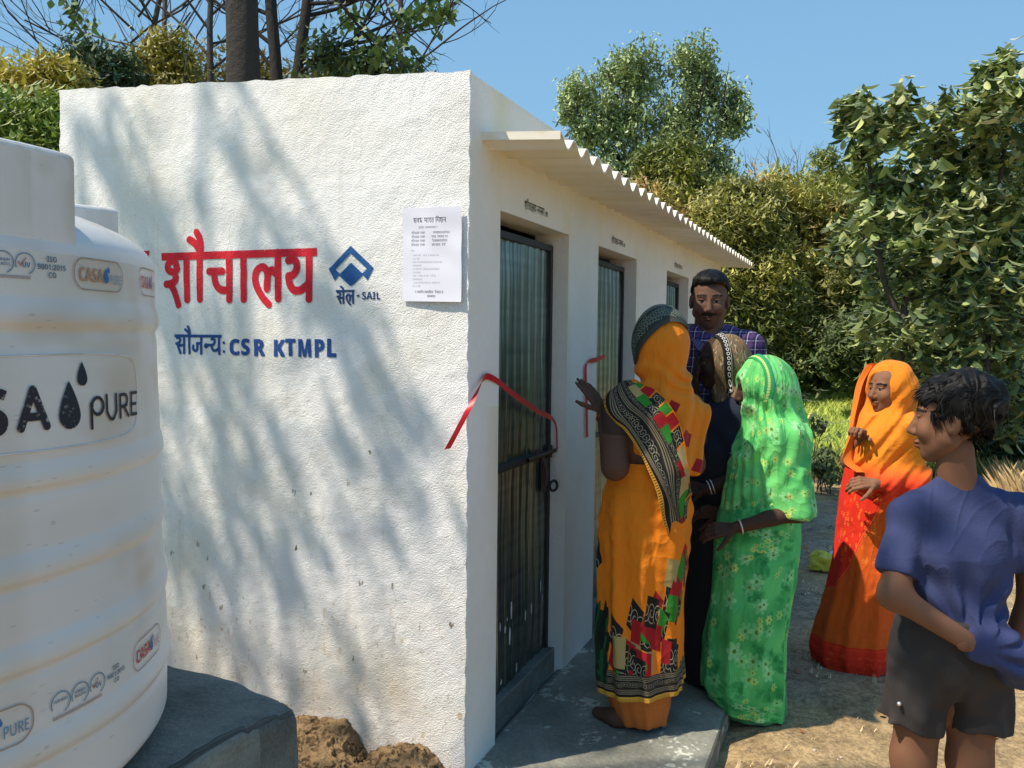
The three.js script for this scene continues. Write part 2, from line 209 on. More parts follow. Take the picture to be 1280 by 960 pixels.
// ---------------------------------------------------------------- the toilet block
const block = thing('toilet_block', 'white plastered toilet block with painted red lettering and four metal doors', 'building');
const WW = 1.834, HR = 2.357, HL = 2.476, LEN = 5.387, topY = (x) => lerp(HR, HL, -x / WW);
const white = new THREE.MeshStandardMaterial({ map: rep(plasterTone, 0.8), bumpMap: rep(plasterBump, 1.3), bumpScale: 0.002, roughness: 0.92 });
const castMap = canvasTex(1024, 1400, (g, w, h) => {
  const r = rng(5); g.fillStyle = '#f4f4f4'; g.fillRect(0, 0, w, h);
  for (let i = 0; i < 260; i++) { const x = r() * w, y = r() * h, s = 30 + 150 * r(), q = g.createRadialGradient(x, y, 0, x, y, s); const c = r() < 0.5 ? '226,219,200' : '250,250,250'; q.addColorStop(0, `rgba(${c},.16)`); q.addColorStop(1, `rgba(${c},0)`); g.fillStyle = q; g.fillRect(x - s, y - s, 2 * s, 2 * s); }
  for (let i = 0; i < 5000; i++) { g.fillStyle = r() < 0.6 ? `rgba(120,110,95,${0.05 + 0.12 * r()})` : 'rgba(255,255,255,.3)'; g.fillRect(r() * w, r() * h, 1 + 2 * r(), 1 + 3 * r()); }
  for (let i = 0; i < 70; i++) { const x = r() * w, y = h - 60 - Math.pow(r(), 1.6) * 240, s = 20 + 90 * r(), q = g.createRadialGradient(x, y, 0, x, y, s); q.addColorStop(0, 'rgba(176,150,108,.13)'); q.addColorStop(1, 'rgba(176,150,108,0)'); g.fillStyle = q; g.fillRect(x - s, y - s, 2 * s, 2 * s); }
  for (let i = 0; i < 26; i++) { const x = r() * w, y = r() * h * 0.8, L = 60 + 260 * r(), q = g.createLinearGradient(0, y, 0, y + L); q.addColorStop(0, 'rgba(190,184,170,.16)'); q.addColorStop(1, 'rgba(190,184,170,0)'); g.fillStyle = q; g.fillRect(x, y, 3 + 9 * r(), L); }
  for (let i = 0; i < 60; i++) { g.save(); g.translate(r() * w, r() * h); g.rotate((r() - 0.5) * 1.2); g.fillStyle = r() < 0.5 ? 'rgba(255,255,255,.18)' : 'rgba(214,210,200,.16)'; g.fillRect(0, 0, 90 + 160 * r(), 24 + 50 * r()); g.restore(); }
  for (let i = 0; i < 9; i++) { g.strokeStyle = 'rgba(120,112,100,.35)'; g.lineWidth = 0.9; let x = r() * w, y = r() * h; g.beginPath(); g.moveTo(x, y); for (let k = 0; k < 14; k++) { x += 14 * (r() - 0.5); y += 16 * r(); g.lineTo(x, y); } g.stroke(); }
  for (let i = 0; i < 1100; i++) { const y = h - Math.pow(r(), 2.4) * 420; g.fillStyle = `rgba(${140 + 30 * r()},${108 + 20 * r()},62,${0.06 + 0.22 * r()})`; g.beginPath(); g.ellipse(r() * w, y, 1 + 5 * r() * r(), 2 + 12 * r() * r(), 0, 0, 7); g.fill(); }
  for (let i = 0; i < 20; i++) { const x = (0.3 + 0.7 * r()) * w, y = (0.45 + 0.55 * r()) * h; g.fillStyle = `rgba(80,62,40,${0.25 + 0.4 * r()})`; for (let k = 0; k < 3; k++) { g.beginPath(); g.ellipse(x + 8 * r(), y + 8 * r(), 1 + 1.5 * r(), 1.5 + 4 * r(), 0.2, 0, 7); g.fill(); } }
  for (let i = 0; i < 14; i++) { g.strokeStyle = 'rgba(255,255,255,.8)'; g.lineWidth = 1 + r(); const x = r() * w, y = (0.3 + 0.65 * r()) * h; g.beginPath(); g.moveTo(x, y); g.lineTo(x + 16 + 18 * r(), y + 4 * r()); g.stroke(); }
}, { clamp: true });
const castMat = new THREE.MeshStandardMaterial({ map: castMap, bumpMap: rep(castBump, 2.7, 1), bumpScale: 0.0029, roughness: 0.95 });
function withUV1(g, k = 1) { const p = g.attributes.position, a = new Float32Array(p.count * 2); for (let i = 0; i < p.count; i++) { a[2 * i] = p.getX(i) * k; a[2 * i + 1] = p.getY(i) * k; } g.setAttribute('uv1', new THREE.BufferAttribute(a, 2)); return g; }
const wave = (x, y) => 0.0012 * noise(x * 3 + y * 2, y * 14 - x * 4, 9) + 0.003 * noise(x * 2.3, y * 2.3, 4) + 0.0016 * noise(x * 9, y * 9, 5) + 0.0012 * noise(x * 40, y * 40, 6);
{
  const front = gridGeo(200, 260, (s, t) => { const x = -WW + WW * s, y = -0.25 + (topY(x) + 0.25) * t; return [x + (s === 1 ? 0.004 * noise(y * 30, 1, 2) : s === 0 ? 0.004 * noise(y * 30, 7, 2) : 0), y + (t === 1 ? 0.004 * noise(x * 28, 3, 2) : 0), wave(x, y)]; });
  const rimA = gridGeo(200, 1, (s, t) => { const x = -WW + WW * s, y = topY(x) + 0.004 * noise(x * 28, 3, 2); return [x, y, lerp(wave(x, y), -0.02, t)]; });
  const rimR = gridGeo(1, 260, (s, t) => { const y = -0.25 + (topY(0) + 0.25) * t; return [0.004 * noise(y * 30, 1, 2), y, lerp(wave(0, y), -0.016, s)]; });
  const rimL = gridGeo(1, 260, (s, t) => { const y = -0.25 + (topY(-WW) + 0.25) * t; return [-WW + 0.004 * noise(y * 30, 7, 2), y, lerp(-0.016, wave(-WW, y), s)]; });
  part('sign_wall', withUV1(mergeGeometries([front, rimA, rimR, rimL])), castMat, block);
  const ext = (sh, depth) => new THREE.ExtrudeGeometry(sh, { depth, bevelEnabled: false });
  // facade with its four openings: drawn in (z, y), extruded along x
  const sh = new THREE.Shape([new THREE.Vector2(0.012, -0.25), new THREE.Vector2(LEN, -0.25), new THREE.Vector2(LEN, HR), new THREE.Vector2(0.012, HR - 0.004)]);
  for (const z of DOORS()) { const h = new THREE.Path([new THREE.Vector2(z, -0.02), new THREE.Vector2(z + 0.7676, -0.02), new THREE.Vector2(z + 0.7676, 1.9458), new THREE.Vector2(z, 1.9458)]); sh.holes.push(h); }
  const fg = ext(sh, 0.16); fg.rotateY(Math.PI / 2); fg.translate(-0.16, 0, 0);    // shape x -> -z
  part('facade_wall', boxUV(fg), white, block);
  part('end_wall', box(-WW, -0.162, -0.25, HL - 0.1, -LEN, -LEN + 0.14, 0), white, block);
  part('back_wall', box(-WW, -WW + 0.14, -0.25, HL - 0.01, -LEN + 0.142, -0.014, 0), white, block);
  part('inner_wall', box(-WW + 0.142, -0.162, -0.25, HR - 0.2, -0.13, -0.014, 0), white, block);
  const roof = gridGeo(2, 2, (s, t) => { const x = lerp(-WW + 0.142, -0.162, s); return [x, topY(x) - 0.16, lerp(-LEN + 0.145, -0.014, t)]; });
  part('roof', roof, std([0.4, 0.39, 0.37]), block);
}
function DOORS() { return [0.262, 1.484, 3.0685, 4.29]; }
{ // corrugated sheet canopy
  const pitch = 0.146, L0 = -0.098, L1 = -LEN - 0.05, nz = 37 * 16, prof = (z) => 0.021 * Math.cos((z - L0) / pitch * 2 * Math.PI);
  const yAt = (x, z) => 2.158 - 0.072 * (x + 0.0) + prof(z) + 0.02 * (z - L0) / (L1 - L0) + 0.003 * noise(z * 2, x * 2, 3);
  const sheet = (dy, flip) => gridGeo(nz, 10, (s, t) => { const z = lerp(L0, L1, s), x = lerp(flip ? -0.03 : 0.2785, flip ? 0.2785 : -0.03, t); return [x + 0.003 * noise(z * 6, 2, 2), yAt(x, z) + dy, z]; }, (s, t) => [s * 5.3, t * 0.3]);
  const rim = gridGeo(nz, 1, (s, t) => { const z = lerp(L0, L1, s), x = 0.2785; return [x + 0.003 * noise(z * 6, 2, 2), yAt(x, z) + 0.007 * t, z]; });
  const end = (z) => gridGeo(10, 1, (s, t) => { const x = lerp(-0.03, 0.2785, s); return [x, yAt(x, z) - (z === L0 ? 0.02 * (1 - t) : 0) + 0.007 * t, z]; });
  part('canopy_sheet', mergeGeometries([sheet(0, true), sheet(0.007, false), rim, end(L0), end(L1)]), new THREE.MeshStandardMaterial({ map: rep(plasterTone, 1), roughness: 0.9, color: 0xfdfaf2 }), block);
}
// doors
const steel = dataTex(256, 256, (u, v) => { const n = 0.5 * noise(u * 3, v * 40, 1, 1000) + 0.5 * noise(u * 60, v * 6, 2, 1000); const l = 0.66 + 0.1 * n; return [l * 0.98, l, l * 0.98]; }, { srgb: true });
const sheetMat = new THREE.MeshStandardMaterial({ metalness: 0.9, roughness: 0.33, map: steel, color: 0xccd6d0 });
const iron = std([0.045, 0.042, 0.045], 0.55, { metalness: 0.4 }), rust = std([0.10, 0.062, 0.045], 0.75, { metalness: 0.2 });
const splash = std([0.72, 0.73, 0.72], 0.8);
{
  DOORS().forEach((z0, n) => {
    const d = new THREE.Group(); d.name = 'door'; block.add(d); const zc = -z0, w = 0.7676, x = -0.082;
    // ribbed sheet: narrow raised ribs between wide flats, in two panels above and below the middle bar
    const rib = (s) => { const p = (s * 9) % 1; return 0.0045 * sstep(0, 0.1, p) * (1 - sstep(0.28, 0.38, p)) + 0.0007 * Math.sin(s * 2 * Math.PI * 18); };
    const panel = (ya, yb, seed) => gridGeo(200, 14, (s, t) => { const y = lerp(ya, yb, t); return [x + rib(s) + 0.006 * noise(s * 3, y * 3, seed) + 0.0025 * noise(s * 10, y * 7, seed), y, zc - 0.03 - s * (w - 0.06)]; }, (s, t) => [s * 0.7, t]);
    part('door_sheet', panel(1.0, 1.872, n * 3 + 1), sheetMat, d); part('door_sheet', panel(0.085, 0.972, n * 3 + 2), sheetMat, d);
    const fr = [box(x - 0.02, x + 0.012, 0.08, 1.9, zc - 0.03, zc - 0.004, 0.002), box(x - 0.02, x + 0.012, 0.08, 1.9, zc - w + 0.004, zc - w + 0.03, 0.002), box(x - 0.02, x + 0.014, 1.872, 1.9, zc - w + 0.03, zc - 0.03, 0.002), box(x - 0.02, x + 0.01, 0.06, 0.085, zc - w + 0.03, zc - 0.03, 0.002)];
    part('door_frame', mergeGeometries(fr), iron, d);
    part('crossbar', box(x - 0.012, x + 0.016, 0.972, 1.0, zc - w + 0.03, zc - 0.03, 0.003), iron, d);
    part('latch_bolt', mergeGeometries([tube([[x + 0.034, 0.993, zc - 0.42], [x + 0.034, 0.993, zc - w - 0.07]], 0.009, 4, 8), box(x + 0.014, x + 0.03, 0.965, 1.02, zc - 0.58, zc - 0.55, 0.002), box(x + 0.014, x + 0.03, 0.965, 1.02, zc - w + 0.03, zc - w + 0.06, 0.002), tube([[x + 0.03, 0.99, zc - 0.6], [x + 0.05, 0.93, zc - 0.605], [x + 0.045, 0.86, zc - 0.61]], 0.008, 10, 7), box(x + 0.016, x + 0.024, 0.82, 0.97, zc - 0.7, zc - 0.64, 0.002)].map((g) => g.index ? g.toNonIndexed() : g)), rust, d);
    const ring = new THREE.TorusGeometry(0.022, 0.006, 8, 20); ring.rotateY(Math.PI / 2 - 0.5); ring.translate(x + 0.05, 0.845, zc - 0.7); part('pull_ring', ring, iron, d);
    const r = rng(n + 40), sp = [];
    for (let i = 0; i < 15; i++) { const y = 0.12 + 0.5 * r() * r(), s = 0.1 + 0.85 * r(), g = new THREE.SphereGeometry(0.004 + 0.006 * r(), 6, 5); g.scale(0.25, 1.5 + 3.5 * r(), 0.9); g.translate(x + 0.008 + rib(s), y, zc - 0.03 - s * (w - 0.06)); sp.push(g); }
    const m = part('paint_splash', mergeGeometries(sp), splash, d); m.userData.kind = 'stuff';
    part('door_sill', box(-0.158, -0.038, -0.03, 0.098, zc - w + 0.001, zc - 0.001, 0.008), new THREE.MeshStandardMaterial({ map: rep(plainCement, 0.7), color: new THREE.Color().setRGB(0.6, 0.62, 0.62), roughness: 0.9 }), block);
  });
}
// painted lettering: decals on the plaster, sharing its relief
function wallPaint(name, x0, x1, y0, y1, px, draw, dz = 0.0022) {
  const t = canvasTex(px, Math.round(px * (y1 - y0) / (x1 - x0)), draw, { clamp: true });
  const g = withUV1(gridGeo(100, 50, (s, v) => { const x = lerp(x0, x1, s), y = lerp(y0, y1, v); return [x, y, dz + wave(x, y)]; }));
  return part(name, g, new THREE.MeshStandardMaterial({ map: t, transparent: true, roughness: 0.85, bumpMap: rep(castBump, 2.7, 1), bumpScale: 0.0029 }), block);
}
wallPaint('painted_heading', -1.42, -0.54, 1.52, 1.98, 1100, (g, w, h) => {
  const s = w / 0.88, X = (x) => (x + 1.42) * s, Y = (y) => (1.98 - y) * s;
  g.strokeStyle = '#dc1a30'; nagari(g, 'sha au cha aa la ya', X(-1.295), Y(1.79), 0.165 * s, 0.0285 * s, 0.02, wob);
  g.fillStyle = '#dc1a30'; g.beginPath(); g.moveTo(X(-1.405), Y(1.815)); g.lineTo(X(-1.365), Y(1.815)); g.lineTo(X(-1.38), Y(1.76)); g.lineTo(X(-1.376), Y(1.60)); g.lineTo(X(-1.405), Y(1.60)); g.fill();
  wear(g, w, h, 2500, wob, 2);
});
wallPaint('painted_credit', -1.27, -0.5, 1.37, 1.56, 1000, (g, w, h) => {
  const s = w / 0.77, X = (x) => (x + 1.27) * s, Y = (y) => (1.56 - y) * s;
  g.strokeStyle = g.fillStyle = '#1f4f95'; nagari(g, 'sa au ja nh ya col', X(-1.245), Y(1.487), 0.066 * s, 0.0108 * s, 0.02, wob);
  g.font = `bold ${0.083 * s}px sans-serif`; g.textBaseline = 'alphabetic'; g.save(); g.translate(X(-0.985), Y(1.419)); g.lineWidth = 0.004 * s; g.lineJoin = 'round'; [['C', 0, 0.052], ['S', 0.056, 0.05], ['R', 0.112, 0.054], ['K', 0.2, 0.056], ['T', 0.256, 0.05], ['M', 0.309, 0.064], ['P', 0.378, 0.05], ['L', 0.43, 0.045]].forEach(([c, x, w2]) => { g.save(); g.translate(x * s, 0.004 * s * (wob() - 0.5)); g.rotate(0.07 * (wob() - 0.5)); g.scale(1, 0.94 + 0.12 * wob()); g.fillText(c, 0, 0, w2 * s); g.strokeText(c, 0, 0, w2 * s); g.restore(); }); g.restore(); g.lineWidth = 0.004 * s; wear(g, w, h, 1500, wob, 1.6);
});
wallPaint('painted_emblem', -0.545, -0.355, 1.665, 1.81, 500, (g, w, h) => {
  const p = (a) => { g.beginPath(); a.forEach(([x, y], i) => i ? g.lineTo(x * w, y * h) : g.moveTo(x * w, y * h)); g.closePath(); g.fill(); };
  g.fillStyle = '#1c5a9a'; p([[0.5, 0.02], [0.98, 0.56], [0.86, 0.84], [0.5, 0.98], [0.14, 0.84], [0.02, 0.56]]);
  g.globalCompositeOperation = 'destination-out'; p([[0.5, 0.2], [0.84, 0.58], [0.72, 0.7], [0.5, 0.46], [0.28, 0.7], [0.16, 0.58]]); p([[0.14, 0.86], [0.24, 0.72], [0.5, 1.0], [0.3, 1.0]]); p([[0.86, 0.86], [0.76, 0.72], [0.5, 1.0], [0.7, 1.0]]);
  g.globalCompositeOperation = 'source-over'; p([[0.5, 0.42], [0.74, 0.68], [0.5, 0.94], [0.26, 0.68]]); wear(g, w, h, 500, wob, 2);
});
wallPaint('emblem_lettering', -0.52, -0.3, 1.59, 1.685, 640, (g, w, h) => {
  const s = w / 0.22; g.strokeStyle = g.fillStyle = '#1a4478'; nagari(g, 'sa e la', 0.012 * s, 0.034 * s, 0.042 * s, 0.0075 * s, 0.02, wob); g.fillRect(0.094 * s, 0.048 * s, 0.012 * s, 0.006 * s);
  g.font = `bold ${0.036 * s}px sans-serif`; g.fillText('SAIL', 0.114 * s, 0.064 * s, 0.098 * s); wear(g, w, h, 300, wob, 1.4);
});
DOORS().forEach((z, n) => {
  const t = canvasTex(512, 96, (g) => { g.strokeStyle = '#2a241f'; const e = nagari(g, 'sha au cha aa la ya sp na ma ba ra', 14, 30, 44, 6, 0.04, wob); nagari(g, ['o one', 'o o', 'o ba', 'o va'][n], 14 + e + 22, 30, 44, 6); wear(g, 512, 96, 300, wob, 2); }, { clamp: true });
  part('door_lettering', gridGeo(1, 1, (s, v) => [0.004, lerp(1.972, 2.03, v), -z - 0.22 - 0.33 * s]), new THREE.MeshStandardMaterial({ map: t, transparent: true, roughness: 0.9 }), block);
});
// paper notice
{
  const t = canvasTex(704, 980, (g, w, h) => {
    const r = rng(3); g.fillStyle = '#e9e9f6'; g.fillRect(0, 0, w, h); g.strokeStyle = '#3d3a48'; const K = Object.keys(G).filter((k) => !['sp', 'col', 'o', 'one', 'e', 'i', 'nh'].includes(k));
    nagari(g, 'sa va chha sp bha aa ra ta sp i ma sha na', 130, 108, 46, 6.5);
    const row = (x, y, hh, n, lw) => { let s = []; for (let i = 0; i < n; i++) s.push(r() < 0.2 ? 'sp' : K[Math.floor(r() * K.length)]); return nagari(g, s.join(' '), x, y, hh, lw); };
    g.globalAlpha = 0.85; row(190, 196, 20, 18, 2.6); for (let i = 0; i < 4; i++) { nagari(g, 'sha au cha aa la ya sp na ma ba ra', 105, 250 + 42 * i, 22, 3); row(350, 250 + 42 * i, 22, 13, 3); }
    g.globalAlpha = 0.5; row(100, 440, 18, 3, 2); for (let i = 0; i < 10; i++) row(120, 490 + 36 * i, 16, i % 2 ? 9 : 30, 1.8);
    g.globalAlpha = 0.95; row(150, 870, 24, 22, 3.6); row(300, 915, 22, 7, 3.4);
  }, { clamp: true });
  const g = gridGeo(24, 32, (s, v) => { const x = lerp(-0.243, -0.02, s) + 0.002 * (1 - v), y = lerp(1.61, 1.921, v) + lerp(0.004, 0, s); return [x, y, 0.0085 + 0.0035 * Math.sin(s * 5 + v * 4) * s + 0.003 * noise(s * 3 + v * 2, v * 4, 1) + 0.01 * Math.pow(1 - v, 4) * s + 0.004 * s * v]; });
  tag(part('paper_notice', g, new THREE.MeshStandardMaterial({ map: t, roughness: 0.7, side: THREE.DoubleSide })), 'white printed paper notice stuck on the rough wall beside the corner', 'notice');
}
// cut red ribbons
function ribbon(pts, w, wdir, label) {
  const c = curve(pts), n = 60; const g = gridGeo(n, 2, (s, t) => { const p = c(s), k = (t - 0.5) * w, d = wdir(s); return [p[0] + d[0] * k, p[1] + d[1] * k, p[2] + d[2] * k]; });
  return tag(part('red_ribbon', g, new THREE.MeshPhysicalMaterial({ color: new THREE.Color().setRGB(0.62, 0.012, 0.03), roughness: 0.35, side: THREE.DoubleSide, sheen: 0.4 })), label, 'ribbon');
}
ribbon([[-0.055, 1.125, 0.035], [-0.02, 1.19, 0.03], [0.012, 1.262, 0.012], [0.014, 1.345, -0.085], [0.008, 1.36, -0.13], [0.006, 1.35, -0.2], [-0.012, 1.285, -0.42], [-0.03, 1.19, -0.75], [-0.035, 1.115, -0.985], [-0.03, 1.0, -1.0]], 0.022, (s) => { const k = sstep(0.2, 0.42, s), e = sstep(0.84, 0.92, s); return [lerp(0.9, 0.05, k), lerp(lerp(0.25, 1, k), 0.1, e), lerp(lerp(-0.36, -0.1, k), -0.9, e)]; }, 'red ribbon hanging across the first door beside the wall corner');
ribbon([[-0.04, 1.40, -1.78], [-0.012, 1.396, -1.6], [0.006, 1.39, -1.47], [0.01, 1.379, -1.295], [0.01, 1.36, -1.272], [0.012, 1.22, -1.285], [0.012, 1.025, -1.305]], 0.022, (s) => { const k = sstep(0.4, 0.56, s); return [0.3 * k, lerp(1, 0.08, k), -0.95 * k]; }, 'red ribbon hanging in an L beside the second door, above the reaching hand');

// ---------------------------------------------------------------- water tank on its plinth
{
  const f = (x, y, z) => { const dr = 0.03 * sstep(0.35, 0, Math.hypot(x - 0.05, z - 0.93)), r = 0.022 + 0.02 * sstep(0.3, 0, Math.hypot(x - 0.04, z - 0.95)); const d = [Math.abs(x + 0.72) - 0.765 + r, Math.abs(y - 0.21) - 0.48 + r + dr, Math.abs(z - 1.78) - 0.83 + r]; const o = Math.hypot(...d.map((q) => Math.max(q, 0))) + Math.min(Math.max(...d), 0) - r; return o + 0.004 * noise(x * 6, y * 6, z * 6) + 0.003 * noise(x * 22, y * 22, z * 22); };
  const m = new THREE.MeshStandardMaterial({ map: rep(plainCement, 0.9), color: new THREE.Color().setRGB(0.44, 0.47, 0.46), roughness: 0.9, bumpMap: rep(roughBump, 2), bumpScale: 0.006 });
  tag(part('tank_plinth', boxUV(nets(f, [-1.55, -0.3, 0.9], [0.1, 0.75, 2.68], 0.018)), m), 'dark grey cement plinth carrying the white water tank', 'plinth');
}
const TK = [-0.575, 1.6], TY = 0.688;
{
  const tank = thing('water_tank', 'white ribbed plastic water tank with printed lettering on cement plinth', 'water tank', [TK[0], TY, TK[1]]);
  const ribs = [0.826, 0.975, 1.112, 1.254, 1.505].map((y) => y - TY), D = Math.PI / 180;
  const radius = (a, y) => {   // a: degrees round from +z towards +x
    let r = lerp(0.604, 0.59, y / 0.95);
    const inPanel = sstep(118, 112, a) * sstep(40, 46, a) * sstep(0.60, 0.625, y) * sstep(0.79, 0.765, y);
    for (const y0 of ribs) { const t = (y - y0) / 0.046; if (t > 0 && t < 1) r += 0.006 * Math.pow(Math.sin(Math.PI * Math.pow(t, 0.7)), 0.8); r -= 0.002 * Math.exp(-Math.pow((y - y0 + 0.008) / 0.007, 2)); }
    r += 0.003 * inPanel; if (y < 0.05) r -= 0.05 * Math.pow(1 - y / 0.05, 2);
    return r + 0.003 * noise(a * 0.06, y * 5, 3);
  };
  const H0 = 0.935;
  const side = gridGeo(300, 200, (s, t) => { const y = H0 * t, a = s * 360, r = radius(a, y); return [r * Math.sin(a * D), y, r * Math.cos(a * D)]; });
  const dome = gridGeo(120, 16, (s, t) => { const a = s * 360, r0 = radius(a, H0), q = t * Math.PI / 2, r = lerp(r0, 0.22, 1 - Math.cos(q) > 0 ? (1 - Math.cos(q)) : 0), y = H0 + 0.125 * Math.sin(q); return [r * Math.sin(a * D), y, r * Math.cos(a * D)]; });
  const plast = new THREE.MeshPhysicalMaterial({ color: new THREE.Color().setRGB(0.755, 0.745, 0.725), roughness: 0.42, clearcoat: 0.15, clearcoatRoughness: 0.4, map: dataTex(512, 512, (u, v) => { const n = fbm(u * 6, v * 12, 1, 4), st = Math.max(0, noise(u * 60, v * 3, 2, 60)) * 0.05; const du = 0.11 * sstep(0.1, 0.5, fbm(u * 10 + 4, v * 5, 6, 4)), sp = noise(u * 260, v * 260, 9) > 0.93 ? 0.12 : 0; return [0.96 + 0.04 * n - st - du * 0.7 - sp, 0.955 + 0.04 * n - st * 1.2 - du - sp, 0.945 + 0.045 * n - st * 1.5 - du * 1.5 - sp]; }, { srgb: true }) });
  part('tank_body', mergeGeometries([side, dome]), plast, tank);
  for (let k = 0; k < 4; k++) { // shoulder lugs
    const a0 = 75.5 + 90 * k, a1 = a0 + 21.5, sh = new THREE.Shape(); const P = (r, a) => new THREE.Vector2(r * Math.sin(a * D), r * Math.cos(a * D));
    const pts = []; for (let i = 0; i <= 8; i++) pts.push(P(0.574, lerp(a0, a1, i / 8))); pts.push(P(0.3, a1 - 3), P(0.3, a0 + 3)); sh.setFromPoints(pts);
    const g = new THREE.ExtrudeGeometry(sh, { depth: 0.235, bevelEnabled: true, bevelSize: 0.012, bevelThickness: 0.012, bevelSegments: 4 }); g.rotateX(Math.PI / 2); g.scale(1, 1, 1);
    // shape (x, y) -> (x, 0, y): rotateX(90) takes y to z and depth to -y
    g.translate(0, 1.088, 0); part('lug', g, plast, tank);
  }
  const lid = new THREE.LatheGeometry([[0, 0.09], [0.2, 0.085], [0.225, 0.06], [0.235, 0.0], [0.2, -0.05]].map((p) => new THREE.Vector2(...p)), 48); lid.translate(0, 1.06, 0); part('lid', lid, plast, tank);
  const prn = (name, a0, a1, y0, y1, w, h, draw, off = 0.0025) => { const t = canvasTex(w, h, draw, { clamp: true }); part(name, gridGeo(60, 12, (s, v) => { const a = lerp(a0, a1, s), y = lerp(y0, y1, v) - TY, r = radius(a, y) + off; return [r * Math.sin(a * D), y, r * Math.cos(a * D)]; }), new THREE.MeshStandardMaterial({ map: t, transparent: true, roughness: 0.6 }), tank); };
  const drop = (g, x, y, s) => { g.beginPath(); g.moveTo(x, y - s); g.quadraticCurveTo(x + 0.5 * s, y - 0.1 * s, x + 0.5 * s, y + 0.3 * s); g.arc(x, y + 0.3 * s, 0.5 * s, 0, Math.PI); g.quadraticCurveTo(x - 0.5 * s, y - 0.1 * s, x, y - s); g.fill(); };
  const rrect = (g, x, y, w, h, r) => { g.beginPath(); g.roundRect(x, y, w, h, r); g.stroke(); };
  const label = (g, x, y, k, c1, c2) => { g.strokeStyle = '#a08878'; g.lineWidth = 0.035 * k; rrect(g, x, y, 2.5 * k, k, 0.45 * k); g.fillStyle = c1; g.font = `bold ${0.6 * k}px sans-serif`; g.fillText('CASA', x + 0.2 * k, y + 0.72 * k, 1.18 * k); g.fillStyle = '#1d6ea8'; drop(g, x + 1.52 * k, y + 0.52 * k, 0.27 * k); drop(g, x + 1.66 * k, y + 0.3 * k, 0.13 * k); g.fillStyle = c2; g.font = `${0.42 * k}px sans-serif`; g.fillText('PURE', x + 1.72 * k, y + 0.75 * k, 0.68 * k); };
  const seals = (g, x, y, k) => { g.strokeStyle = '#5d87a0'; g.lineWidth = 0.05 * k; for (let i = 0; i < 3; i++) { g.beginPath(); g.arc(x + (0.5 + i * 0.98) * k, y + 0.5 * k, 0.45 * k, -3.6, 1.2); g.stroke(); } g.fillStyle = '#3a6f96'; g.font = `bold ${0.3 * k}px sans-serif`; g.fillText('UV', x + 2.3 * k, y + 0.66 * k, 0.48 * k); g.font = `bold ${0.16 * k}px sans-serif`; g.fillText('FOOD GRADE', x + 0.18 * k, y + 0.46 * k, 0.64 * k); g.fillText('VIRGIN', x + 1.2 * k, y + 0.45 * k, 0.6 * k); g.fillText('PLASTIC', x + 1.2 * k, y + 0.63 * k, 0.6 * k); g.strokeStyle = '#b0645a'; g.beginPath(); g.moveTo(x + 2.12 * k, y + 0.42 * k); g.lineTo(x + 2.24 * k, y + 0.58 * k); g.lineTo(x + 2.5 * k, y + 0.24 * k); g.stroke(); g.fillStyle = 'rgba(140,125,115,.5)'; g.fillRect(x + 0.1 * k, y + 1.02 * k, 2.6 * k, 0.14 * k); };
  const iso = (g, x, y, k) => { g.fillStyle = '#4d6c82'; g.textAlign = 'center'; g.font = `bold ${0.26 * k}px sans-serif`; g.fillText('ISO', x, y + 0.3 * k); g.fillText('9001:2015', x, y + 0.58 * k, 1.2 * k); g.fillText('CO', x, y + 0.86 * k); g.textAlign = 'left'; };
  const band = (g, w, h, a0, a1, c1, c2) => { const ppd = w / (a1 - a0), X = (a) => (a - a0) * ppd, k = h * 0.7; seals(g, X(79.8), h * 0.16, k * 0.68); iso(g, X(92.9), h * 0.14, k * 0.85); label(g, X(97.2), h * 0.15, k * 0.98, c1, c2); label(g, X(116.5), h * 0.15, k * 0.98, '#c05a4a', '#c05a4a'); wear(g, w, h, 500, wob, 2); };
  prn('printed_band', 76, 128, 1.557, 1.632, 1300, 182, (g, w, h) => band(g, w, h, 76, 128, '#b58a68', '#7da0b8'));
  prn('printed_band', 70, 130, 0.862, 0.94, 1400, 180, (g, w, h) => { const ppd = w / 60, X = (a) => (a - 70) * ppd, k = h * 0.66; label(g, X(72.6), h * 0.12, k * 1.15, '#b06050', '#4a86a8'); seals(g, X(90), h * 0.2, k * 0.74); iso(g, X(104), h * 0.2, k * 0.8); label(g, X(109.5), h * 0.12, k * 1.05, '#c0392f', '#c98a80'); wear(g, w, h, 600, wob, 2); });
  prn('printed_lettering', 66, 114, 1.335, 1.452, 1500, 350, (g, w, h) => {
    const ppd = w / 48, X = (a) => (a - 66) * ppd; g.fillStyle = g.strokeStyle = '#191a26'; g.lineJoin = g.lineCap = 'round'; g.font = `bold ${h * 0.82}px sans-serif`; g.lineWidth = 8;
    g.fillText('C', X(69), h * 0.92, 5 * ppd); g.fillText('A', X(74.3), h * 0.92, 5.2 * ppd); g.fillText('S', X(80.4), h * 0.92, 4.6 * ppd); g.strokeText('S', X(80.4), h * 0.92, 4.6 * ppd);
    g.lineWidth = 38; g.beginPath(); g.moveTo(X(86.6), h * 0.86); g.lineTo(X(88.7), h * 0.36); g.lineTo(X(90.8), h * 0.86); g.moveTo(X(87.2), h * 0.72); g.lineTo(X(90.2), h * 0.72); g.stroke();
    g.fillStyle = g.strokeStyle = '#0f1a2c'; drop(g, X(95.1), h * 0.64, h * 0.37); wear(g, w * 0.63, h, 420, wob, 7); drop(g, X(97.9), h * 0.2, h * 0.19);
    g.lineWidth = 17; g.strokeStyle = '#23242c'; g.beginPath();
    g.moveTo(X(99.6), h * 0.97); g.lineTo(X(99.6), h * 0.62); g.arc(X(101.1), h * 0.66, 1.35 * ppd, Math.PI, Math.PI * 2.9);
